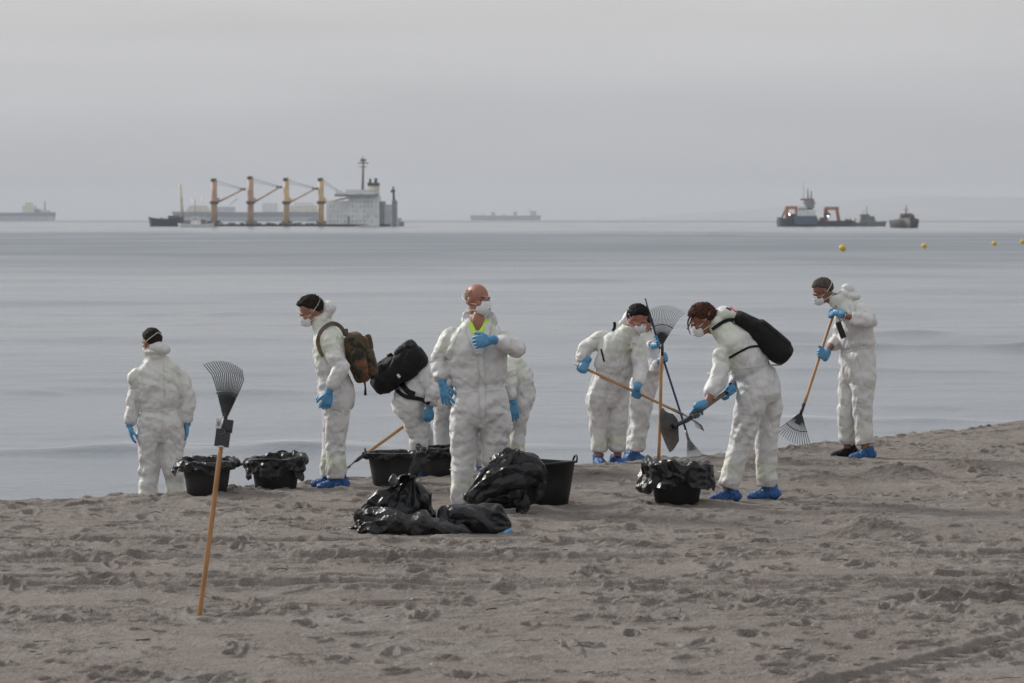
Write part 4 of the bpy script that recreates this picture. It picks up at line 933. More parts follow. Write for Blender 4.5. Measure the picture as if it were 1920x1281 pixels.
_gm, _ga = tpt('C', 806, 768)
pC = person(dict(seed=3, Y=29.2, label='person bent double under a black backpack, beside the man with the bald head', az_sh=80, az_hip=85, pelvis=(768, 752), waist=(788, 722), chest=(824, 702), neck=(850, 706), head=(872, 722), face=(90, -50), headhidden=True, headup=(1, 0, .3), girth=1.0,
    legL=dict(knee=(793, 815, .18), ankle=(798, 878, .18), foot=95), legR=dict(knee=(784, 815, -.05), ankle=(786, 876, -.08), foot=95),
    armR=dict(elbow=(812, 742, -.22), wrist=(806, 760, -.20), hand=(803, 778, -.2), palm=(-.5, .8, 0), curl=.8), armL=dict(elbow=(850, 742, .2), wrist=(852, 768, .2), hand=(853, 785, .2)), blobs=[], hair=('dark', .015, -.3, .3), tint=.1))
pE = person(dict(seed=4, Y=29.7, label='person stooping behind the bald man, only a trouser leg and blue shoe covers in view', az_sh=175, az_hip=178, pelvis=(856, 742), waist=(868, 715), chest=(888, 690, -.1), neck=(897, 685, -.22), head=(900, 710, -.3), face=(180, -60), headhidden=True, headup=(0, -1, .2), girth=.98,
    legR=dict(knee=(829, 805), ankle=(836, 872), foot=190), legL=dict(knee=(900, 812), ankle=(906, 874), foot=160),
    armR=dict(elbow=(862, 740, -.3), wrist=(872, 770, -.3), hand=(872, 790, -.3)), armL=dict(elbow=(918, 740, -.3), wrist=(910, 770, -.3), hand=(910, 790, -.3)), blobs=[], hair=('dark', .015, -.3, .3), tint=.2))
pF = person(dict(seed=5, Y=29.9, label='person bending down half hidden behind the right side of the bald man', az_sh=255, az_hip=262, pelvis=(975, 742), waist=(976, 716), chest=(955, 688), neck=(930, 690), head=(908, 710), face=(262, -45), headhidden=True, headup=(-1, 0, .3), girth=.92,
    legL=dict(knee=(970, 812, -.05), ankle=(972, 872, -.06), w=.85), legR=dict(knee=(962, 812, .15), ankle=(960, 872, .15), w=.85),
    armL=dict(elbow=(955, 728, -.24), wrist=(962, 752, -.26), hand=(965, 780, -.26), palm=(-.3, .9, 0)), armR=dict(elbow=(940, 730, .2), wrist=(940, 755, .2), hand=(940, 775, .2)), blobs=[(948, 682, 0, .07, .1, .05)], hair=('dark', .015, -.3, .3), tint=.8))
drape('waistband', [(982, 722), (1000, 716)], .012, pF['_bvh'], 29.9, SEAMM, pF['_root'], .001, .005)
pD = person(dict(seed=6, Y=25.75, label='bald man in the middle, masked, pulling his coverall zip over a yellow shirt', az_sh=176, az_hip=180, pelvis=(900, 765), waist=(899, 725), chest=(894, 655), neck=(895, 600, .02), head=(896, 563), face=(140, 2), girth=1.17, shw=.172, hs=1.10,
    legR=dict(knee=(868, 862), ankle=(861, 944), foot=195, w=1.0), legL=dict(knee=(928, 866, .04), ankle=(930, 944, .06), foot=170, w=1.05),
    armR=dict(shoulder=(847, 628), elbow=(822, 676, .04), wrist=(829, 716, -.06), hand=(836, 750, -.08), palm=(.6, .8, 0), thumb=(1, -.3, 0), curl=.22, spread=.28, hs=1.12, cuff=1.0, w=.95), armL=dict(shoulder=(946, 635), elbow=(972, 655, -.16), wrist=(924, 637, -.30), hand=(898, 641, -.31), palm=(0, 1, -.2), thumb=(0, .1, 1), curl=.95, hs=1.15, cuff=.90, w=.98),
    blobs=[(872, 598, .07, .026, .06, .065, 8), (924, 600, .07, .030, .055, .060, -14), (876, 617, -.04, .028, .05, .06, 8), (919, 616, -.05, .032, .05, .06, -10)], skin_blobs=[(896, 620, -.050, .064, .058, .16)], collar=False, hair=('stubble', .0015, -.45, 1.45), skin='red', tint=.5, brow=1))
b = pD['_bvh']
def patch(name, poly_rows, mat, parent, bvhs, Y, lift):
    """cloth patch laid on a body: rows of photo points left to right"""
    V = []; m = 8
    for (x0, x1, y) in poly_rows:
        for k in range(m): V.append(tuple(surf(x0 + (x1 - x0) * k / (m - 1), y, bvhs, Y, lift)))
    V = np.array(V).reshape(len(poly_rows), m, 3)
    Yf = V[..., 1].mean(1, keepdims=True); V[..., 1] = np.minimum(V[..., 1], Yf + .02)
    n = len(poly_rows); B_ = V + np.array([0, .012, 0]); allv = np.concatenate([V.reshape(-1, 3), B_.reshape(-1, 3)])
    F1 = [tuple(reversed(f)) for f in gridfaces(n, m, False)]; F2 = [tuple(i + n * m for i in reversed(f)) for f in F1]; Fs = F1 + F2; N_ = n * m
    ed = [(i, i + 1) for i in range(m - 1)] + [((n - 1) * m + i + 1, (n - 1) * m + i) for i in range(m - 1)] + [((i + 1) * m, i * m) for i in range(n - 1)] + [(i * m + m - 1, (i + 1) * m + m - 1) for i in range(n - 1)]
    for a_, c_ in ed: Fs.append((a_, c_, c_ + N_, a_ + N_))
    return mesh_obj(name, allv, Fs, mat, parent)
bb = pD['_bvh'] + bvh_of([pD['_body']])
sh_ = patch('shirt', [(886, 908, 632), (889, 906, 640), (892, 903, 648), (895, 900, 657)], HIVIS, pD['_root'], bb, 25.75, .012)
drape('shirt_collar', [(883, 608), (886, 618), (890, 629), (894, 638)], .034, bb, 25.75, HIVIS, sh_, .034, .008)
drape('shirt_collar', [(911, 600), (907, 611), (901, 623), (895, 637)], .036, bb, 25.75, HIVIS, sh_, .016, .008)
for pts in ([(875, 590), (877, 605), (882, 625), (889, 645), (896, 662)], [(922, 588), (918, 603), (913, 622), (906, 640), (899, 662)]):
    drape('zip_edge', pts, .046, bb, 25.75, SUIT, pD['_root'], .022, .010)
drape('zip_flap', [(899, 660), (902, 700), (903, 740), (903, 783)], .050, b, 25.9, SUIT, pD['_root'], .003, .006)
drape('zip_edge', [(895, 664), (897, 700), (898, 740), (898, 783)], .007, b, 25.9, SEAMM, pD['_root'], .010, .003)
seams(pD, [[(864, 616), (852, 645), (846, 676)], [(934, 612), (942, 632), (946, 655)], [(844, 735), (870, 738), (897, 733)], [(904, 736), (930, 732), (952, 738)], [(848, 843), (868, 846), (888, 843)], [(915, 843), (935, 846), (954, 842)], [(843, 880), (862, 883), (884, 880)], [(901, 785), (899, 806)]], .007)

_g1, _a1 = tpt('G', 1096, 690); _g2, _a2 = tpt('G', 1196, 737)
pG = person(dict(seed=7, Y=30.8, label='black-haired person leaning over a long wooden rake handle held across the body', az_sh=150, az_hip=160, pelvis=(1141, 735), waist=(1148, 703), chest=(1160, 655), neck=(1180, 622, -.08), head=(1196, 597, -.14), face=(128, -32), girth=1.0, shw=.18,
    legR=dict(knee=(1124, 802), ankle=(1123, 848), foot=165, w=1.0), legL=dict(knee=(1158, 802), ankle=(1158, 846, .03), foot=140, w=1.0),
    armR=dict(shoulder=(1128, 634, 0), elbow=(1097, 655, .0), wrist=(1091, 680, -.06), grip=(_g1, _a1), cuff=.98), armL=dict(shoulder=(1195, 640, -.1), elbow=(1201, 690, -.15), wrist=(1197, 722, -.35), grip=(_g2, _a2), cuff=.98),
    blobs=[(1179, 594, -.02, .055, .08, .08, 20), (1172, 608, -.02, .06, .08, .05)], hair=('black', .016, -.3, .34, .3), skin='red', tint=.45))
seams(pG, [[(1160, 700), (1150, 690), (1120, 680)], [(1144, 745), (1144, 790)], [(1112, 815), (1138, 817)], [(1148, 815), (1176, 817)], [(1172, 625), (1166, 655), (1160, 690)]])
drape('backpack_strap', [(1152, 604), (1153, 614), (1149, 622)], .028, pG['_bvh'], 30.8, BLACKF, pG['_root'], .006, .006)
drape('backpack_strap', [(1128, 655), (1131, 668), (1133, 678)], .016, pG['_bvh'], 30.8, BLACKF, pG['_root'], .006, .006)
_h1, _b1 = tpt('H', 1232, 645); _h2, _b2 = tpt('H', 1243, 672)
pH = person(dict(seed=8, Y=31.6, label='person behind the black-haired raker, gripping a dark blue rake pole with both hands', az_sh=95, az_hip=110, pelvis=(1203, 735), waist=(1210, 705), chest=(1214, 665), neck=(1210, 636), head=(1204, 612), face=(100, -25), girth=.9, shw=.15,
    legR=dict(knee=(1201, 800, -.08), ankle=(1192, 846, -.08), foot=120, w=1.0), legL=dict(knee=(1196, 800, .14), ankle=(1186, 846, .14), foot=120),
    armR=dict(shoulder=(1216, 655, -.15), elbow=(1232, 693, -.30), wrist=(1235, 677, -.36), grip=(_h2, _b2)), armL=dict(shoulder=(1218, 655, .1), elbow=(1222, 668, .0), wrist=(1221, 645, -.25), grip=(_h1, _b1)),
    blobs=[(1212, 628, 0, .07, .08, .05)], hair=('dark', .012, -.3, .3), skin='tan', tint=.1))
_i1, _c1 = tpt('I', 1306, 776); _i2, _c2 = tpt('I', 1366, 733)
pI = person(dict(seed=9, Y=26.5, label='brown-haired person with a black backpack leaning over the bin holding a shovel', az_sh=288, az_hip=305, pelvis=(1424, 728), waist=(1412, 697), chest=(1384, 645), neck=(1350, 613), head=(1318, 600), face=(275, -33), girth=1.06, shw=.17,
    legL=dict(knee=(1389, 838, -.05), ankle=(1364, 915, -.08), foot=262, w=1.08), legR=dict(knee=(1437, 838, .12), ankle=(1438, 913, .12), foot=280, w=1.02),
    armL=dict(shoulder=(1356, 660, -.13), elbow=(1347, 712, -.25), wrist=(1322, 762, -.42), grip=(_i1, _c1), cuff=.62, w=1.0), armR=dict(shoulder=(1375, 660, .16), elbow=(1388, 705, .20), wrist=(1376, 722, -.05), grip=(_i2, _c2), cuff=.95),
    blobs=[(1358, 588, .0, .075, .08, .065, 30), (1345, 603, 0, .06, .08, .055), (1372, 590, 0, .06, .07, .04, 30)], hair=('auburn', .020, -.55, .36, .2), skin='brown', tint=.8,
    strands=[[(1297, 588, -.06), (1290, 603, -.06), (1291, 617, -.06), (1295, 628, -.05)], [(1300, 590, -.05), (1294, 606, -.05), (1288, 618, -.04)], [(1304, 594, .06), (1297, 608, .06), (1299, 622, .05)]]))
drape('waistband', [(1372, 694), (1400, 689), (1435, 686), (1466, 684)], .014, pI['_bvh'], 26.5, SEAMM, pI['_root'], .001, .006)
seams(pI, [[(1352, 656), (1361, 672), (1365, 694)], [(1352, 846), (1372, 848), (1392, 845)], [(1346, 884), (1364, 886), (1384, 883)], [(1416, 844), (1438, 846), (1460, 843)], [(1418, 882), (1440, 884), (1460, 880)], [(1452, 690), (1450, 730), (1430, 765), (1420, 790)], [(1325, 700), (1345, 698)]])
_j1, _d1 = tpt('J', 1564, 590); _j2, _d2 = tpt('J', 1538, 665)
pJ = person(dict(seed=10, Y=31.4, label='grey-haired person raking at the right, farthest right of the workers', az_sh=252, az_hip=245, pelvis=(1608, 693), waist=(1609, 655), chest=(1602, 605), neck=(1572, 563), head=(1543, 546), face=(262, -30), girth=1.06, shw=.165,
    legR=dict(knee=(1587, 772, .06), ankle=(1589, 832, .10), foot=262, cover=False, w=.98), legL=dict(knee=(1617, 772, -.08), ankle=(1622, 833, -.1), foot=250, w=1.02),
    armL=dict(shoulder=(1611, 580, -.16), elbow=(1630, 601, -.26), wrist=(1584, 593, -.30), grip=(_j1, _d1), cuff=.80, w=1.05), armR=dict(shoulder=(1585, 590, .15), elbow=(1571, 637, .12), wrist=(1551, 658, -.05), grip=(_j2, _d2), cuff=.62),
    blobs=[(1590, 541, .02, .07, .075, .05, 15), (1582, 552, 0, .07, .085, .045), (1598, 556, 0, .09, .1, .04)], hair=('grey', .010, -.25, .36), skin='brown', tint=.3))
drape('waistband', [(1588, 662), (1615, 653), (1642, 647)], .012, pJ['_bvh'], 31.4, SEAMM, pJ['_root'], .001, .006)
seams(pJ, [[(1577, 789), (1600, 786)], [(1602, 789), (1634, 783)], [(1592, 660), (1597, 700), (1600, 720)], [(1580, 815), (1598, 813)], [(1606, 815), (1636, 810)], [(1594, 575), (1598, 600), (1610, 610)]])

# ------------------------------------------------------------------ backpacks (worn: they stand beside their wearers as things)
def pack(label, c, up, back, size, mat, seed, extra, amp=.008, expo=3.2, taper=(.75, 1, 1, .8)):
    c = Vector(c); u = Vector(up).normalized(); b = Vector(back); b = (b - u * b.dot(u)).normalized(); l = u.cross(b); h, w, dp = size
    root = empty('backpack', c - u * h / 2, label, 'backpack')
    rows = [(*(c + u * (t - .5) * h), w / 2 * k, dp / 2 * k2, amp) for t, k, k2 in ((0, .35, .35), (.03, .8 * taper[0], .8 * taper[0]), (.2, .97, taper[0] * 1.1), (.5, 1, taper[1]), (.8, .96, taper[2]), (.95, .8, taper[3] * .9), (1, .3, .3))]
    m = MB().add(*loft(rows, tuple(l), .012, 56, None, seed, 5, 7, expo)); V, F_, N = remesh(m, .009, 1); V = V + N * (.002 * ridged(V, 15, seed))[:, None]
    mesh_obj('main_compartment', V, F_, mat, root)
    for (nm, (a, bb_, cc), (eh, ew, ed), mt) in extra:
        q = c + u * a * h + l * bb_ * w + b * cc * dp
        rr = [(*(q + u * (t - .5) * eh), ew / 2 * k, ed / 2 * k, amp * .7) for t, k in ((0, .4), (.06, .85), (.3, 1), (.7, 1), (.94, .85), (1, .4))]
        m = MB().add(*loft(rr, tuple(l), .01, 36, None, seed + 7, 7, 10, 2.8)); V, F_ = m.arr(); mesh_obj(nm, V, F_, mt, root)
    return root
JB = pB['J']; up = (-.22, 0, 1)
rb = pack('camouflage backpack with side rolls, on the back of the person looking down', JB((671, 670, 0)), up, (1, 0, .2), (.44, .30, .17), CAMO, 21,
    [('front_pocket', (-.14, 0, .55), (.24, .22, .10), CAMO), ('upper_pocket', (.22, 0, .48), (.13, .2, .08), CAMO), ('side_pocket', (-.1, -.52, .05), (.22, .06, .12), CAMO), ('side_pocket', (-.1, .52, .05), (.22, .06, .12), CAMO), ('side_roll', (.24, .0, .72), (.14, .05, .05), CAMO), ('grab_handle', (.53, 0, -.30), (.06, .05, .03), OLIVE)])
drape('shoulder_strap', [(648, 630), (640, 614), (627, 607), (615, 609), (603, 622), (597, 640), (600, 655), (607, 668)], .034, pB['_bvh'], 27.8, OLIVE, rb, .008, .010)
p1 = JB((683, 712, -.02)); MB().tube([p1, JB((685, 726, -.02)), JB((685, 741, -.01))], [.010, .007, .013], 6).build('hanging_strap', BLACKF, rb)
for q in (-.16, .16):
    a_ = JB((662, 640, q * .55)); MB().tube([a_ + Vector((-.02, 0, .06)), a_ + Vector((.09, 0, .04)), a_ + Vector((.13, 0, -.10)), a_ + Vector((.12, 0, -.24))], .009, 6).build('compression_strap', OLIVE, rb, True)
JC = pC['J']
rc = pack('bulky black backpack on the back of the bent worker', JC((748, 694, -.02)), (.80, 0, .58), (-.58, 0, .80), (.56, .34, .23), BLACKF, 22,
    [('front_pocket', (-.2, 0, .42), (.28, .26, .11), BLACKF), ('upper_pocket', (.28, 0, .38), (.22, .26, .14), BLACKF), ('grab_handle', (.02, -.1, .62), (.05, .05, .04), BLACKF), ('side_pocket', (-.12, -.5, 0), (.2, .08, .12), BLACKF)], .026, 2.6)
drape('waist_strap', [(742, 730), (760, 744), (785, 748), (806, 756)], .035, pC['_bvh'], 29.2, BLACKF, rc, .010, .008)
drape('waist_strap', [(752, 716), (765, 735), (778, 740)], .05, pC['_bvh'], 29.2, BLACKF, rc, .012, .010)
MB().tube([JC((745, 702, -.2)), JC((750, 708, -.2))], .013, 6).build('reflective_tab', ELASTIC, rc)
JI = pI['J']
ri = pack('smooth black drop-shaped backpack on the leaning brown-haired person', JI((1428, 630, .02)), (-.72, 0, .60), (.60, 0, .72), (.58, .30, .17), BLACKF, 23, [('front_pocket', (-.12, 0, .42), (.34, .24, .09), BLACKF)], .003, 2.3, (1.15, 1.25, .85, .6))
drape('shoulder_strap', [(1394, 604), (1375, 598), (1358, 604), (1344, 612), (1336, 618)], .028, pI['_bvh'], 26.5, BLACKF, ri, .010, .008)
drape('chest_strap', [(1432, 651), (1410, 650), (1390, 658), (1366, 672)], .018, pI['_bvh'], 26.5, BLACKF, ri, .006, .004)
bi = bvh_of([ri.children[0]])
for q in (0, 6): drape('cord', [(1384 + q, 594), (1402 + q, 606), (1424 + q, 622)], .012, bi, 26.5, ORANGE, ri, .004, .005)
drape('hood_tag', [(1362, 578), (1370, 582)], .016, pI['_bvh'], 26.5, BLACKF, pI['_root'], .004, .003)
drape('red_print', [(1369, 577), (1376, 584), (1382, 588)], .022, pI['_bvh'], 26.5, REDINK, pI['_root'], .004, .001)
JJ = pJ['J']
o = empty('radio', JJ((1572, 600, -.33)), 'black slab-shaped handset hanging by a strap from the raking person\'s wrist', 'radio')
a_, b_ = JJ((1571, 604, -.34)), JJ((1582, 634, -.34)); u_ = (b_ - a_).normalized(); R_ = np.array([list(u_.cross(Vector((0, 1, 0)))), [0, 1, 0], list(u_)]).T
MB().box((a_ + b_) / 2, (.055, .028, (b_ - a_).length), R_).build('case', STEEL, o)
MB().box((a_ + b_) / 2 - Vector((0, .0155, 0)), (.044, .003, (b_ - a_).length * .8), R_).build('screen', TUB, o)
MB().tube([a_ + Vector((.06 * math.cos(t) * .5 + .035, -.01, .06 * math.sin(t) * .5 + .045)) for t in np.linspace(0, 6.28, 20)], .0035, 6).build('wrist_loop', TSTEEL, o, True)

# ------------------------------------------------------------------ leaf rakes
TINE = {}
def tine_mesh(L, mat, r=.0022, hook=.05):
    k = (round(L, 3), mat.name, r)
    if k not in TINE:
        pts = [(0, 0, 0), (0, -.004, L * .35), (0, -.010, L * .75), (0, -.020, L), (0, -.020 - hook * .75, L + hook * .85)]
        V, F_ = tube(pts, [r * 1.2, r * 1.2, r * 1.1, r, r * .8], 5); me = bpy.data.meshes.new('tine'); me.from_pydata([tuple(v) for v in V], [], F_); me.materials.append(mat); TINE[k] = me
    return TINE[k]
def local_obj(name, mb, mat, parent, smooth=True):
    V, F_ = mb.arr(); me = bpy.data.meshes.new(name); me.from_pydata([tuple(v) for v in V], [], F_); me.materials.append(mat)
    me.polygons.foreach_set('use_smooth', [smooth] * len(me.polygons)); o = bpy.data.objects.new(name, me); COL.objects.link(o); o.parent = parent; return o
def leaf_rake(label, butt, top, face, ntine, spread, Lt, hmat, tmat, tr=.0022, hr=.0135, hook=.05, socket=.10, metal_top=0):
    """butt -> top is the handle; the head lies beyond top; tine tips bend towards 'face'"""
    butt, top = Vector(butt), Vector(top); ax = (top - butt); L = ax.length; ax.normalize(); fc = Vector(face); fc = (fc - ax * fc.dot(ax)).normalized()
    x = fc.cross(ax) * -1; root = empty('rake', butt, label, 'rake', 'leaf rakes')
    yv = -fc; xv = yv.cross(ax)
    M = Matrix(((xv.x, yv.x, ax.x), (xv.y, yv.y, ax.y), (xv.z, yv.z, ax.z))); root.rotation_mode = 'QUATERNION'; root.rotation_quaternion = M.to_quaternion()
    n = 8; local_obj('handle', MB().tube([(0.003 * math.sin(t * 5), 0, L * t) for t in np.linspace(0, 1, n)], hr * .95, 12), hmat, root)
    s = MB().tube([(0, 0, L - .06), (0, 0, L + .01), (0, 0, L + socket * .6)], [hr * 1.12, hr * 1.12, hr * .8], 12)
    local_obj('socket', s, tmat, root)
    sp = math.radians(spread)
    pl = MB(); w0, w1 = .018, .05 * spread / 50
    pl.box((0, 0, L + socket * .6), (w0 * 1.6, .012, .05)); V, F_ = MB().box((0, 0, L + socket * .6 + .055), (w1 * 1.1, .006, .085)).arr(); V[:4, 0] *= .35; pl.add(V, F_); local_obj('head_plate', pl, tmat, root, False)
    o0 = L + socket * .55
    for i in range(ntine):
        a = -sp / 2 + sp * i / (ntine - 1); q = bpy.data.objects.new('tine', tine_mesh(Lt, tmat, tr, hook)); COL.objects.link(q); q.parent = root
        q.location = (math.sin(a) * .03, 0, o0); q.rotation_euler = (0, a, 0)
    for rr, yy, th in ((.58, -.008, .0055),):
        local_obj('brace', MB().tube([(math.sin(a) * (Lt * rr + .03), yy - .004, o0 + math.cos(a) * Lt * rr) for a in np.linspace(-sp / 2 * 1.05, sp / 2 * 1.05, 16)], th, 6, flat=.7), tmat, root)
    return root, M, L
def GP(px, py):
    d = FPX * CAMH / (py - HOR)
    for _ in range(6):
        p = P(px, py, d); z = gz(p.x, p.y); d = FPX * (CAMH - z) / (py - HOR)
    return P(px, py, d)
g = GP(374, 1150); top = P(419, 806, g.y + .05)
r1, M1, L1 = leaf_rake('rake stuck handle-down in the near sand with its black tines up', g - (top - g).normalized() * .12, top, (-.62, -.75, .0), 17, 52, .26, WOOD, STEEL, .0030, .0155, .075, .13)
def card():
    c = P(418.5, 812, g.y - .02); ax = (top - g).normalized(); s = Vector((ax.z, 0, -ax.x)); R = np.array([list(s), list(Vector((0, 1, 0))), list(ax)]).T
    ca = empty('price_tag', c, 'black cardboard tag with a white barcode sticker tied to the nearest rake', 'tag')
    MB().box(c - ax * .028 + Vector((0, 0, 0)), (.086, .0025, .105), R).build('card', CARD, ca); MB().box(c + ax * .043 + s * .026, (.050, .0025, .075), R).build('card', CARD, ca)
    w = MB().box(c + ax * .052 - s * .033 - Vector((0, .003, 0)), (.032, .002, .058), R).build('barcode_sticker', CARDW, ca)
    mb = MB()
    for i in range(7): mb.box(c + ax * (.038 + i * .0042) - s * .033 - Vector((0, .0052, 0)), (.014, .001, .0022 if i % 2 else .0012), R)
    mb.build('barcode', TUB, w)
    ink = MB()
    for j in range(9):
        x = -.034
        while x < .03:
            wv = random.uniform(.004, .012); ink.box(c - ax * (.070 - j * .0095) + s * (x + wv / 2) - Vector((0, .0026, 0)), (wv, .0008, .0022), R); x += wv + .003
    ink.build('small_print', TSTEEL, ca)
    MB().tube([c - ax * .078 + s * q - Vector((0, .006 - 4 * q * q, .0)) + ax * (-12 * q * q) for q in np.linspace(-.022, .022, 9)], .0045, 6).build('white_tie', CARDW, ca, True)
    MB().tube([c + ax * .02 + s * .012 * math.sin(t * 4) - Vector((0, .012, 0)) - ax * .03 * t for t in np.linspace(0, 1.6, 14)], .003, 5).build('twine', TSTEEL, ca, True)
card()
# middle rake standing handle-down beyond the bin
a, bq = TOOL['M']; bt = P(1235, 862, 29.9); tp = P(1241, 655, 30.0)
leaf_rake('rake standing handle-down beside the shovel blade, grey tines fanned up at the top', bt, tp, (.55, -.75, .1), 18, 66, .30, WOOD, STEEL, .0026, .0165, .06, .10)
def tines_down(label, A_, B_, face, n, sp, Lt, hm, tm, hr=.0135, **k): return leaf_rake(label, A_, B_, face, n, sp, Lt, hm, tm, .0033, hr, **k)
a, bq = TOOL['J']; dirJ = (P(*bq) - P(*a)).normalized(); tines_down('rake held by the grey-haired person, black tines touching the sand', P(*a), P(*bq), (.3, -.95, .3), 15, 66, .285, WOOD, STEEL, .0155, hook=.025, socket=.09)
JJc = P(1505, 776, 31.0); 
a, bq = TOOL['H']; r_, _, _ = tines_down('rake with a dark blue pole crossing behind the wooden-handled ones', P(1209, 560, 31.2), P(1289, 818, 30.9), (.4, -.9, .2), 11, 46, .17, BLUEP, TSTEEL, .011, hook=.02, socket=.07)
p0 = P(1209, 558, 31.2); MB().tube([p0, p0 + (P(1216, 582, 31.2) - p0)], .0125, 10).build('pole_end', TSTEEL, r_) if False else None
a, bq = TOOL['G']; tines_down('rake held across the body by the black-haired person, tines in the air', P(*a), P(1272, 773, 30.35), (-.25, -.1, -1), 13, 60, .20, WOOD, TSTEEL, .013, hook=.05, socket=.09)
a, bq = TOOL['C']; tines_down('rake lying across behind the tub, its wooden handle coming from the bent worker', P(805, 765, 29.3), P(672, 861, 28.9), (0, -.3, -1), 12, 40, .16, WOOD, STEEL, .015, hook=.05, socket=.07)

# ------------------------------------------------------------------ shovel
def shovel():
    (ax_, ay_, ad), (bx_, by_, bd) = TOOL['I']; A_, B_ = P(ax_, ay_, ad), P(bx_, by_, bd)
    root = empty('shovel', A_, 'short shovel with a muddy pointed blade held above the lined bin', 'shovel')
    MB().tube([A_, B_], [.0165, .018], 12).build('handle', simple('weathered_grey_brown_wood', (.20, .14, .09), .7, .3, 30), root, True)
    u = (A_ - B_).normalized(); s = u.cross(Vector((0, 1, 0))).normalized()
    MB().tube([A_ - s * .045 + u * .01, A_ + u * .015, A_ + s * .045 + u * .01], .013, 10).build('grip_bar', STEEL, root, True)
    N_ = P(1262, 800, 25.9); MB().tube([B_ + u * .05, B_, B_.lerp(N_, .55), N_], [.020, .020, .017, .022], 12).build('socket', STEEL, root, True)
    # the blade seen half edge-on: a dished pointed leaf
    tip = P(1256, 848, 25.75); tp_ = P(1250, 772, 26.0); ctr = P(1258, 808, 25.9); up = (tp_ - tip).normalized(); L = (tp_ - tip).length
    wv = Vector((.50, .82, .1)); wv = (wv - up * wv.dot(up)).normalized(); nv = up.cross(wv).normalized(); 
    if nv.x > 0: nv = -nv
    V = []; n, m = 18, 13
    for side in (0, 1):
        for i in range(n):
            t = i / (n - 1); w = .125 * (math.sin(math.pi * min(1, t * .62 + .02)) ** .62 if t < .97 else .80)
            w = .118 * min(1, (t / .42) ** .75) * (1 if t < .80 else math.sqrt(max(.08, 1 - ((t - .8) / .23) ** 2)))
            for j in range(m):
                q = j / (m - 1) * 2 - 1
                p = tip + up * L * t + wv * w * q + nv * (-.030 * q * q * (w / .11) + .02 * math.sin(t * math.pi) + .004 * side)
                V.append(tuple(p))
    G_ = gridfaces(n, m, False); Fs = G_ + [tuple(i + n * m for i in reversed(f)) for f in G_]
    N0 = n * m
    for i in range(n - 1):
        Fs.append((i * m, (i + 1) * m, (i + 1) * m + N0, i * m + N0)); Fs.append(((i + 1) * m + m - 1, i * m + m - 1, i * m + m - 1 + N0, (i + 1) * m + m - 1 + N0))
    for j in range(m - 1): Fs.append((j + 1, j, j + N0, j + 1 + N0)); Fs.append(((n - 1) * m + j, (n - 1) * m + j + 1, (n - 1) * m + j + 1 + N0, (n - 1) * m + j + N0))
    mesh_obj('blade', V, Fs, RUST, root)
shovel()

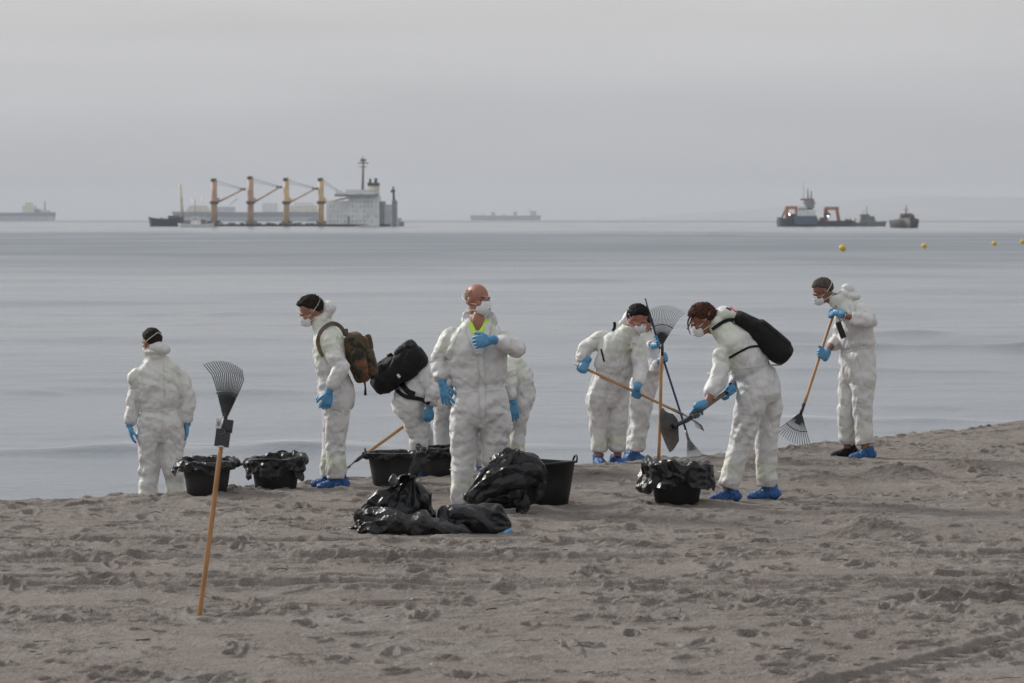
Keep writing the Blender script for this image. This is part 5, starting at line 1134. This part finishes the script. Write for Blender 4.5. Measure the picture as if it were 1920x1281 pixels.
# ------------------------------------------------------------------ tubs with liners
def tub(px, py, Y, rt, rb, h, label, handles=(0, 180), liner=None, mat=TUB, lmat=LINER, seed=1, tilt=0, sink=.01):
    c = P(px, py, Y); z = gz(c.x, c.y) - sink; c.z = z
    root = empty('tub', c, label, 'tub', 'black flexible tubs'); n = 56; V = []
    prof = [(rb * .9, 0), (rb, .012), (rb + (rt - rb) * .5, h * .5), (rt - .004, h - .02), (rt + .008, h - .016), (rt + .009, h), (rt - .004, h + .002), (rt - .010, h - .02), (rb - .006, .02), (0.001, .018)]
    for r, zz in prof:
        for j in range(n):
            t = 2 * math.pi * j / n; w = 1 + (.03 * math.sin(2 * t + seed) + .012 * math.sin(3 * t + seed * 2)) * (zz / h)
            V.append((c.x + r * w * math.cos(t), c.y + r * w * math.sin(t), z + zz + .008 * math.sin(2 * t + seed * 1.3) * (zz / h)))
    Fs = gridfaces(len(prof), n); mesh_obj('tub_shell', V, Fs + [tuple(range(n - 1, -1, -1))], mat, root)
    for a in handles:
        a = math.radians(a); pts = []
        for t in np.linspace(0, math.pi, 14):
            s = math.cos(t) * .065; up = math.sin(t) * .055; out = .008 + .012 * math.sin(t)
            pts.append((c.x + (rt + out) * math.cos(a) - s * math.sin(a), c.y + (rt + out) * math.sin(a) + s * math.cos(a), z + h - .012 + up))
        MB().tube(pts, .0085, 8).build('handle', mat, root, True)
    if liner:
        lift, drop, flare, lump = liner[:4]; lift_dir = math.radians(liner[4]) if len(liner) > 4 else 0; ldk = liner[5] if len(liner) > 5 else .5
        n = 96; m = 26; V = []; th = np.arange(n) / n * 2 * np.pi; cx_, sx_ = np.cos(th), np.sin(th)
        k = .5 + .5 * np.cos(th - lift_dir)
        Lf = lift * (1 - ldk + ldk * k) * (1 + .6 * noise2(cx_ * 2 + seed, sx_ * 2, seed)); Dp = drop * (1 + 1.1 * noise2(cx_ * 1.6 + seed, sx_ * 1.6, seed + 1) + .2 * noise2(cx_ * 6, sx_ * 6, seed + 2)); Dp = np.minimum(Dp, h * .68)
        for i in range(m):
            t = i / (m - 1)
            if t < .25: q = t / .25; r = rt - .02 - .03 * (1 - q); zz = h - .10 + (.10 + Lf * .8) * q
            elif t < .4: q = (t - .25) / .15; r = rt - .02 + (.045 + flare * .3) * q; zz = h + Lf * (.8 + .2 * math.sin(q * math.pi))
            else: q = (t - .4) / .6; r = rt + .025 + flare * (.3 + .7 * q ** .7) - (rt - rb) * .45 * q * q; zz = h + Lf * .8 - (Dp + Lf * .8) * q
            r = r + 0 * th; zz = zz + 0 * th
            pl = lump * (.55 + .45 * t) * ((1 - 2.2 * np.abs(noise3(cx_ * 3.4, sx_ * 3.4, t * .5 + 0 * th, seed + 5))) * .8 + .7 * noise3(cx_ * 7, sx_ * 7, t * 1.0 + 0 * th, seed + 6) + .35 * (1 - 2 * np.abs(noise3(cx_ * 14, sx_ * 14, t * 1.8 + 0 * th, seed + 7))))
            tf = tri_folds(np.stack([cx_ * .22 + seed, sx_ * .22, zz], 1), seed, (.16, .10, .07, .045), .55)
            r = r + pl * .7 + tf * (.4 + .6 * t); zz = zz + lump * .55 * noise3(cx_ * 4, sx_ * 4, t * 3 + 0 * th, seed + 8)
            V += [(c.x + rr * a_, c.y + rr * b_, z + max(z_, .03)) for rr, a_, b_, z_ in zip(r, cx_, sx_, zz)]
        V, F_ = facet(np.array(V), [tuple(reversed(f)) for f in gridfaces(m, n)], 950)
        o = mesh_obj('bin_liner', V, F_, lmat, root, False)
        md = o.modifiers.new('t', 'SOLIDIFY'); md.thickness = .002
        # rubbish inside
        V = []; 
        for i in range(10):
            r = (rt - .015) * i / 9
            for j in range(n // 2): t = j / (n / 2) * 2 * math.pi; V.append((c.x + r * math.cos(t), c.y + r * math.sin(t), z + h * .86 + .03 * float(noise2(np.array([r * 12 * math.cos(t) + seed]), np.array([r * 12 * math.sin(t)]), 4)[0])))
        mesh_obj('contents', V, [tuple(reversed(f)) for f in gridfaces(10, n // 2)], SANDM, root)
    return root
def ty(py): return FPX * CAMH / (py - HOR)
tub(388, 922, 27.0, .205, .165, .27, 'black tub with a crumpled liner spilling to its left, behind the upright rake', (10,), (.035, .07, .050, .045, 60, .6), DUSTY, LINER, 3)
tub(517, 917, 27.5, .215, .175, .27, 'black tub with a grey-black liner, second tub from the left', (80,), (.045, .13, .018, .030, 40, 1.45), DUSTY, LINER, 4)
tub(737, 908, 28.1, .225, .170, .29, 'black tub with two side handles and a liner tucked in, below the black backpack', (185, 5), (.02, .05, .004, .010, 0, .3), DUSTY, BAG, 5)
tub(828, 893, 29.1, .20, .17, .26, 'black tub almost hidden between the bent worker and the bald man', (200,), (.02, .10, .01, .02, 0, .3), DUSTY, BAG, 6)
tub(1022, 951, 25.95, .235, .185, .355, 'open unlined black tub standing right of the bin bags', (12,), None, TUB, BAG, 7)
tub(1269, 943, 26.0, .215, .175, .29, 'black tub with a big glossy liner under the shovel', (), (.075, .15, .060, .030, 200, .5), TUB, BAG, 8)

# ------------------------------------------------------------------ bin bags
def bag(name, label, rows, seed, pleat=14, lump=.02, extra=None, lat=(1, 0, 0), parent=None, expo=2.1, flat=None):
    m = MB(); R = [(*r[:3], r[3], r[4], r[5]) for r in rows]
    V, F_ = loft(R, lat, .010, 96, None, seed, 4.5, 4.0, expo, gather=[(g_[0], g_[1], g_[2], pleat) for g_ in (extra or [])]); m.add(V, F_)
    V, F_, N = remesh(m, .0085, 1)
    d1 = noise3(V[:, 0] * 5, V[:, 1] * 5, V[:, 2] * 5, seed + 3); d2 = ridged(V, 8, seed + 4, (1, 1, .8)); d3 = ridged(V, 18, seed + 5)
    V = V + N * (lump * (d1 * .6 + d2 * .2) * .6 + tri_folds(V, seed, (.34, .26, .19), .62) + tri_folds(V, seed + 3, (.11, .08), .16))[:, None]
    if flat is not None: V[:, 2] = np.maximum(V[:, 2], flat + .004 * noise2(V[:, 0] * 9, V[:, 1] * 9, 2))
    root = empty('bin_bag', (float(V[:, 0].mean()), float(V[:, 1].mean()), float(V[:, 2].min())), label, 'bin bag', 'full black bin bags on the sand')
    V, F_ = facet(V, F_, 1100)
    mesh_obj('sack', V, F_, BAG, root, False); return root
YB = 23.75
def PB(px, py, dy=0): return tuple(P(px, py, YB + dy))
zb = gz(PB(760, 1000)[0], YB) - .02
# tied bag: wide base rising to a knot, with flared ears
ra = bag('tied', 'tall tied black bin bag with a twisted knot and two ears', [(*PB(744, 1006, .10), .10, .08, .01), (*PB(745, 998, .10), .31, .17, .02), (*PB(749, 972, .08), .285, .16, .022), (*PB(757, 945, .06), .205, .14, .018), (*PB(764, 922, .05), .120, .10, .012), (*PB(769, 903, .05), .045, .045, .006), (*PB(771, 893, .05), .026, .03, .003)], 41, 11, .016, [(.55, .30, .020), (.9, .06, .010)], flat=zb)
def ear(parent, pts, ws, seed, name='ear'):
    V = []; n = len(pts); rows = [(*PB(*p), w, max(w * .16, .006), .010 * min(1, w * 14)) for p, w in zip(pts, ws)]
    V, F_ = loft(rows, (1, -.2, .35), .008, 40, None, seed, 14, 9); V, F_ = facet(V, F_, 260); mesh_obj(name, V, F_, BAG, parent, False)
ear(ra, [(771, 898, .03), (776, 886, .03), (783, 872, .03), (790, 858, .03), (795, 848, .02)], [.018, .035, .045, .045, .02], 5)
ear(ra, [(770, 898, .02), (760, 896, .0), (748, 897, -.02), (738, 902, -.02), (731, 907, -.02)], [.02, .045, .058, .045, .02], 6)
MB().add(*ellipsoid(PB(771, 894, .01), (.036, .032, .028), 20, 12)).build('knot', BAG, ra, True)
rb_ = bag('low', 'low slumped black bin bag lying in front of the tied one', [(*PB(672, 998, -.2), .02, .03, .004), (*PB(690, 985, -.2), .09, .09, .012), (*PB(722, 986, -.22), .105, .12, .02), (*PB(765, 987, -.24), .100, .125, .02), (*PB(810, 991, -.24), .075, .11, .014), (*PB(850, 999, -.22), .04, .09, .010), (*PB(886, 1004, -.2), .014, .03, .004)], 42, 9, .020, [(.12, .08, .012)], (0, .2, 1), None, flat=zb - .01)
rc_ = bag('low', 'rounded black bin bag on the right of the pile, with a pointed corner', [(*PB(822, 986, 0), .03, .05, .006), (*PB(838, 979, 0), .09, .11, .014), (*PB(868, 977, 0), .12, .14, .02), (*PB(900, 978, 0), .125, .14, .02), (*PB(928, 982, 0), .095, .12, .018), (*PB(948, 985, 0), .05, .07, .008), (*PB(961, 984, 0), .008, .012, .002)], 43, 9, .018, [(.85, .06, .01)], (0, .1, 1), None, flat=zb - .005)
rd_ = bag('propped', 'large black bin bag propped against the open tub, its top edge folded over', [(*PB(884, 946, 1.45), .06, .05, .006), (*PB(912, 924, 1.45), .12, .11, .014), (*PB(943, 908, 1.45), .175, .15, .020), (*PB(968, 900, 1.45), .19, .16, .024), (*PB(988, 900, 1.45), .175, .15, .022), (*PB(1004, 906, 1.45), .13, .11, .016), (*PB(1013, 918, 1.45), .05, .05, .006)], 44, 11, .024, [(.5, .35, .018)], (.35, .1, .94), None, 2.5, flat=gz(PB(960, 950, 1.45)[0], YB + 1.45) - .02)
YB0 = YB; YB = YB0 + 1.45
ear(rd_, [(944, 893, -.05), (948, 870, -.08), (958, 856, -.08), (966, 846, -.08), (971, 841, -.06)], [.03, .07, .075, .05, .016], 8, 'folded_top'); ear(rd_, [(905, 915, -.1), (925, 893, -.12), (945, 872, -.12), (962, 852, -.1)], [.02, .035, .035, .02], 9, 'folded_top')
ear(rd_, [(970, 930, -.08), (978, 942, -.1), (976, 955, -.1), (967, 958, -.1)], [.05, .06, .05, .02], 12, 'torn_corner')
ear(rd_, [(1000, 885, -.05), (1010, 905, -.06), (1010, 925, -.06), (1003, 940, -.06)], [.03, .05, .045, .02], 14, 'loose_fold')
YB = YB0
q = GP(951, 1003); m = MB(); m.add(*loft([(*(q + Vector((-.03, 0, .01))), .012, .01, .002), (*(q + Vector((-.01, .0, .015))), .022, .015, .006), (*(q + Vector((.02, .01, .03))), .02, .014, .006), (*(q + Vector((.03, .02, .045))), .006, .004, .002)], (0, 1, 0), .006, 28, None, 5, 20, 30))
tag(m.build('plastic_scrap', GLOVE, None, True), 'scrap of blue plastic poking out beneath the right end of the bag pile', 'plastic scrap')
q = GP(672, 994); m = MB(); m.add(*loft([(*(q + Vector((-.08, 0, .008))), .01, .01, .002), (*(q + Vector((-.02, .0, .02))), .04, .016, .008), (*(q + Vector((.06, .01, .022))), .045, .018, .008), (*(q + Vector((.10, .02, .02))), .02, .01, .002)], (0, 1, 0), .006, 28, None, 6, 20, 30))
tag(m.build('plastic_scrap', LINER, None, True), 'grey end of a liner trailing on the sand at the left of the bag pile', 'plastic scrap')

# ------------------------------------------------------------------ litter: shells, twigs
def litter():
    rng = np.random.RandomState(11); mb = MB()
    for i in range(900):
        y = 15 + 17 * rng.rand(); x = (rng.rand() * 2 - 1) * .175 * y
        if y > crest(x) - .3: continue
        z = gz(x, y); s = rng.uniform(.002, .0055) * (2.0 if rng.rand() < .05 else 1); a = rng.rand() * 6.28
        V = np.array([(s * math.cos(a + k * 2.1) * rng.uniform(.7, 1.2), s * math.sin(a + k * 2.1), s * rng.uniform(-.2, .5)) for k in range(3)] + [(0, 0, s * .7)]) + (x, y, z + .003)
        mb.add(V, [(0, 1, 3), (1, 2, 3), (2, 0, 3), (2, 1, 0)])
    tag(mb.build('shell_fragments', CARDW), 'tiny pale shell fragments scattered over the sand', None, None, 'stuff')
    mb = MB(); dm = simple('dry_weed', (.075, .055, .038), .9, .3, 30)
    for i in range(420):
        y = 15 + 18 * rng.rand(); x = (rng.rand() * 2 - 1) * .175 * y
        if y > crest(x) - .2: continue
        z = gz(x, y) + .004; a = rng.rand() * 3.14; L = rng.uniform(.008, .05) * (1.7 if rng.rand() < .06 else 1); c, s = math.cos(a) * L, math.sin(a) * L
        mb.tube([(x - c, y - s, z), (x, y, z + L * rng.uniform(0, .3)), (x + c, y + s, z + .002)], rng.uniform(.0012, .0035), 4)
    tag(mb.build('dry_twigs', dm), 'bits of dry weed and twig on the sand', None, None, 'stuff')
litter()
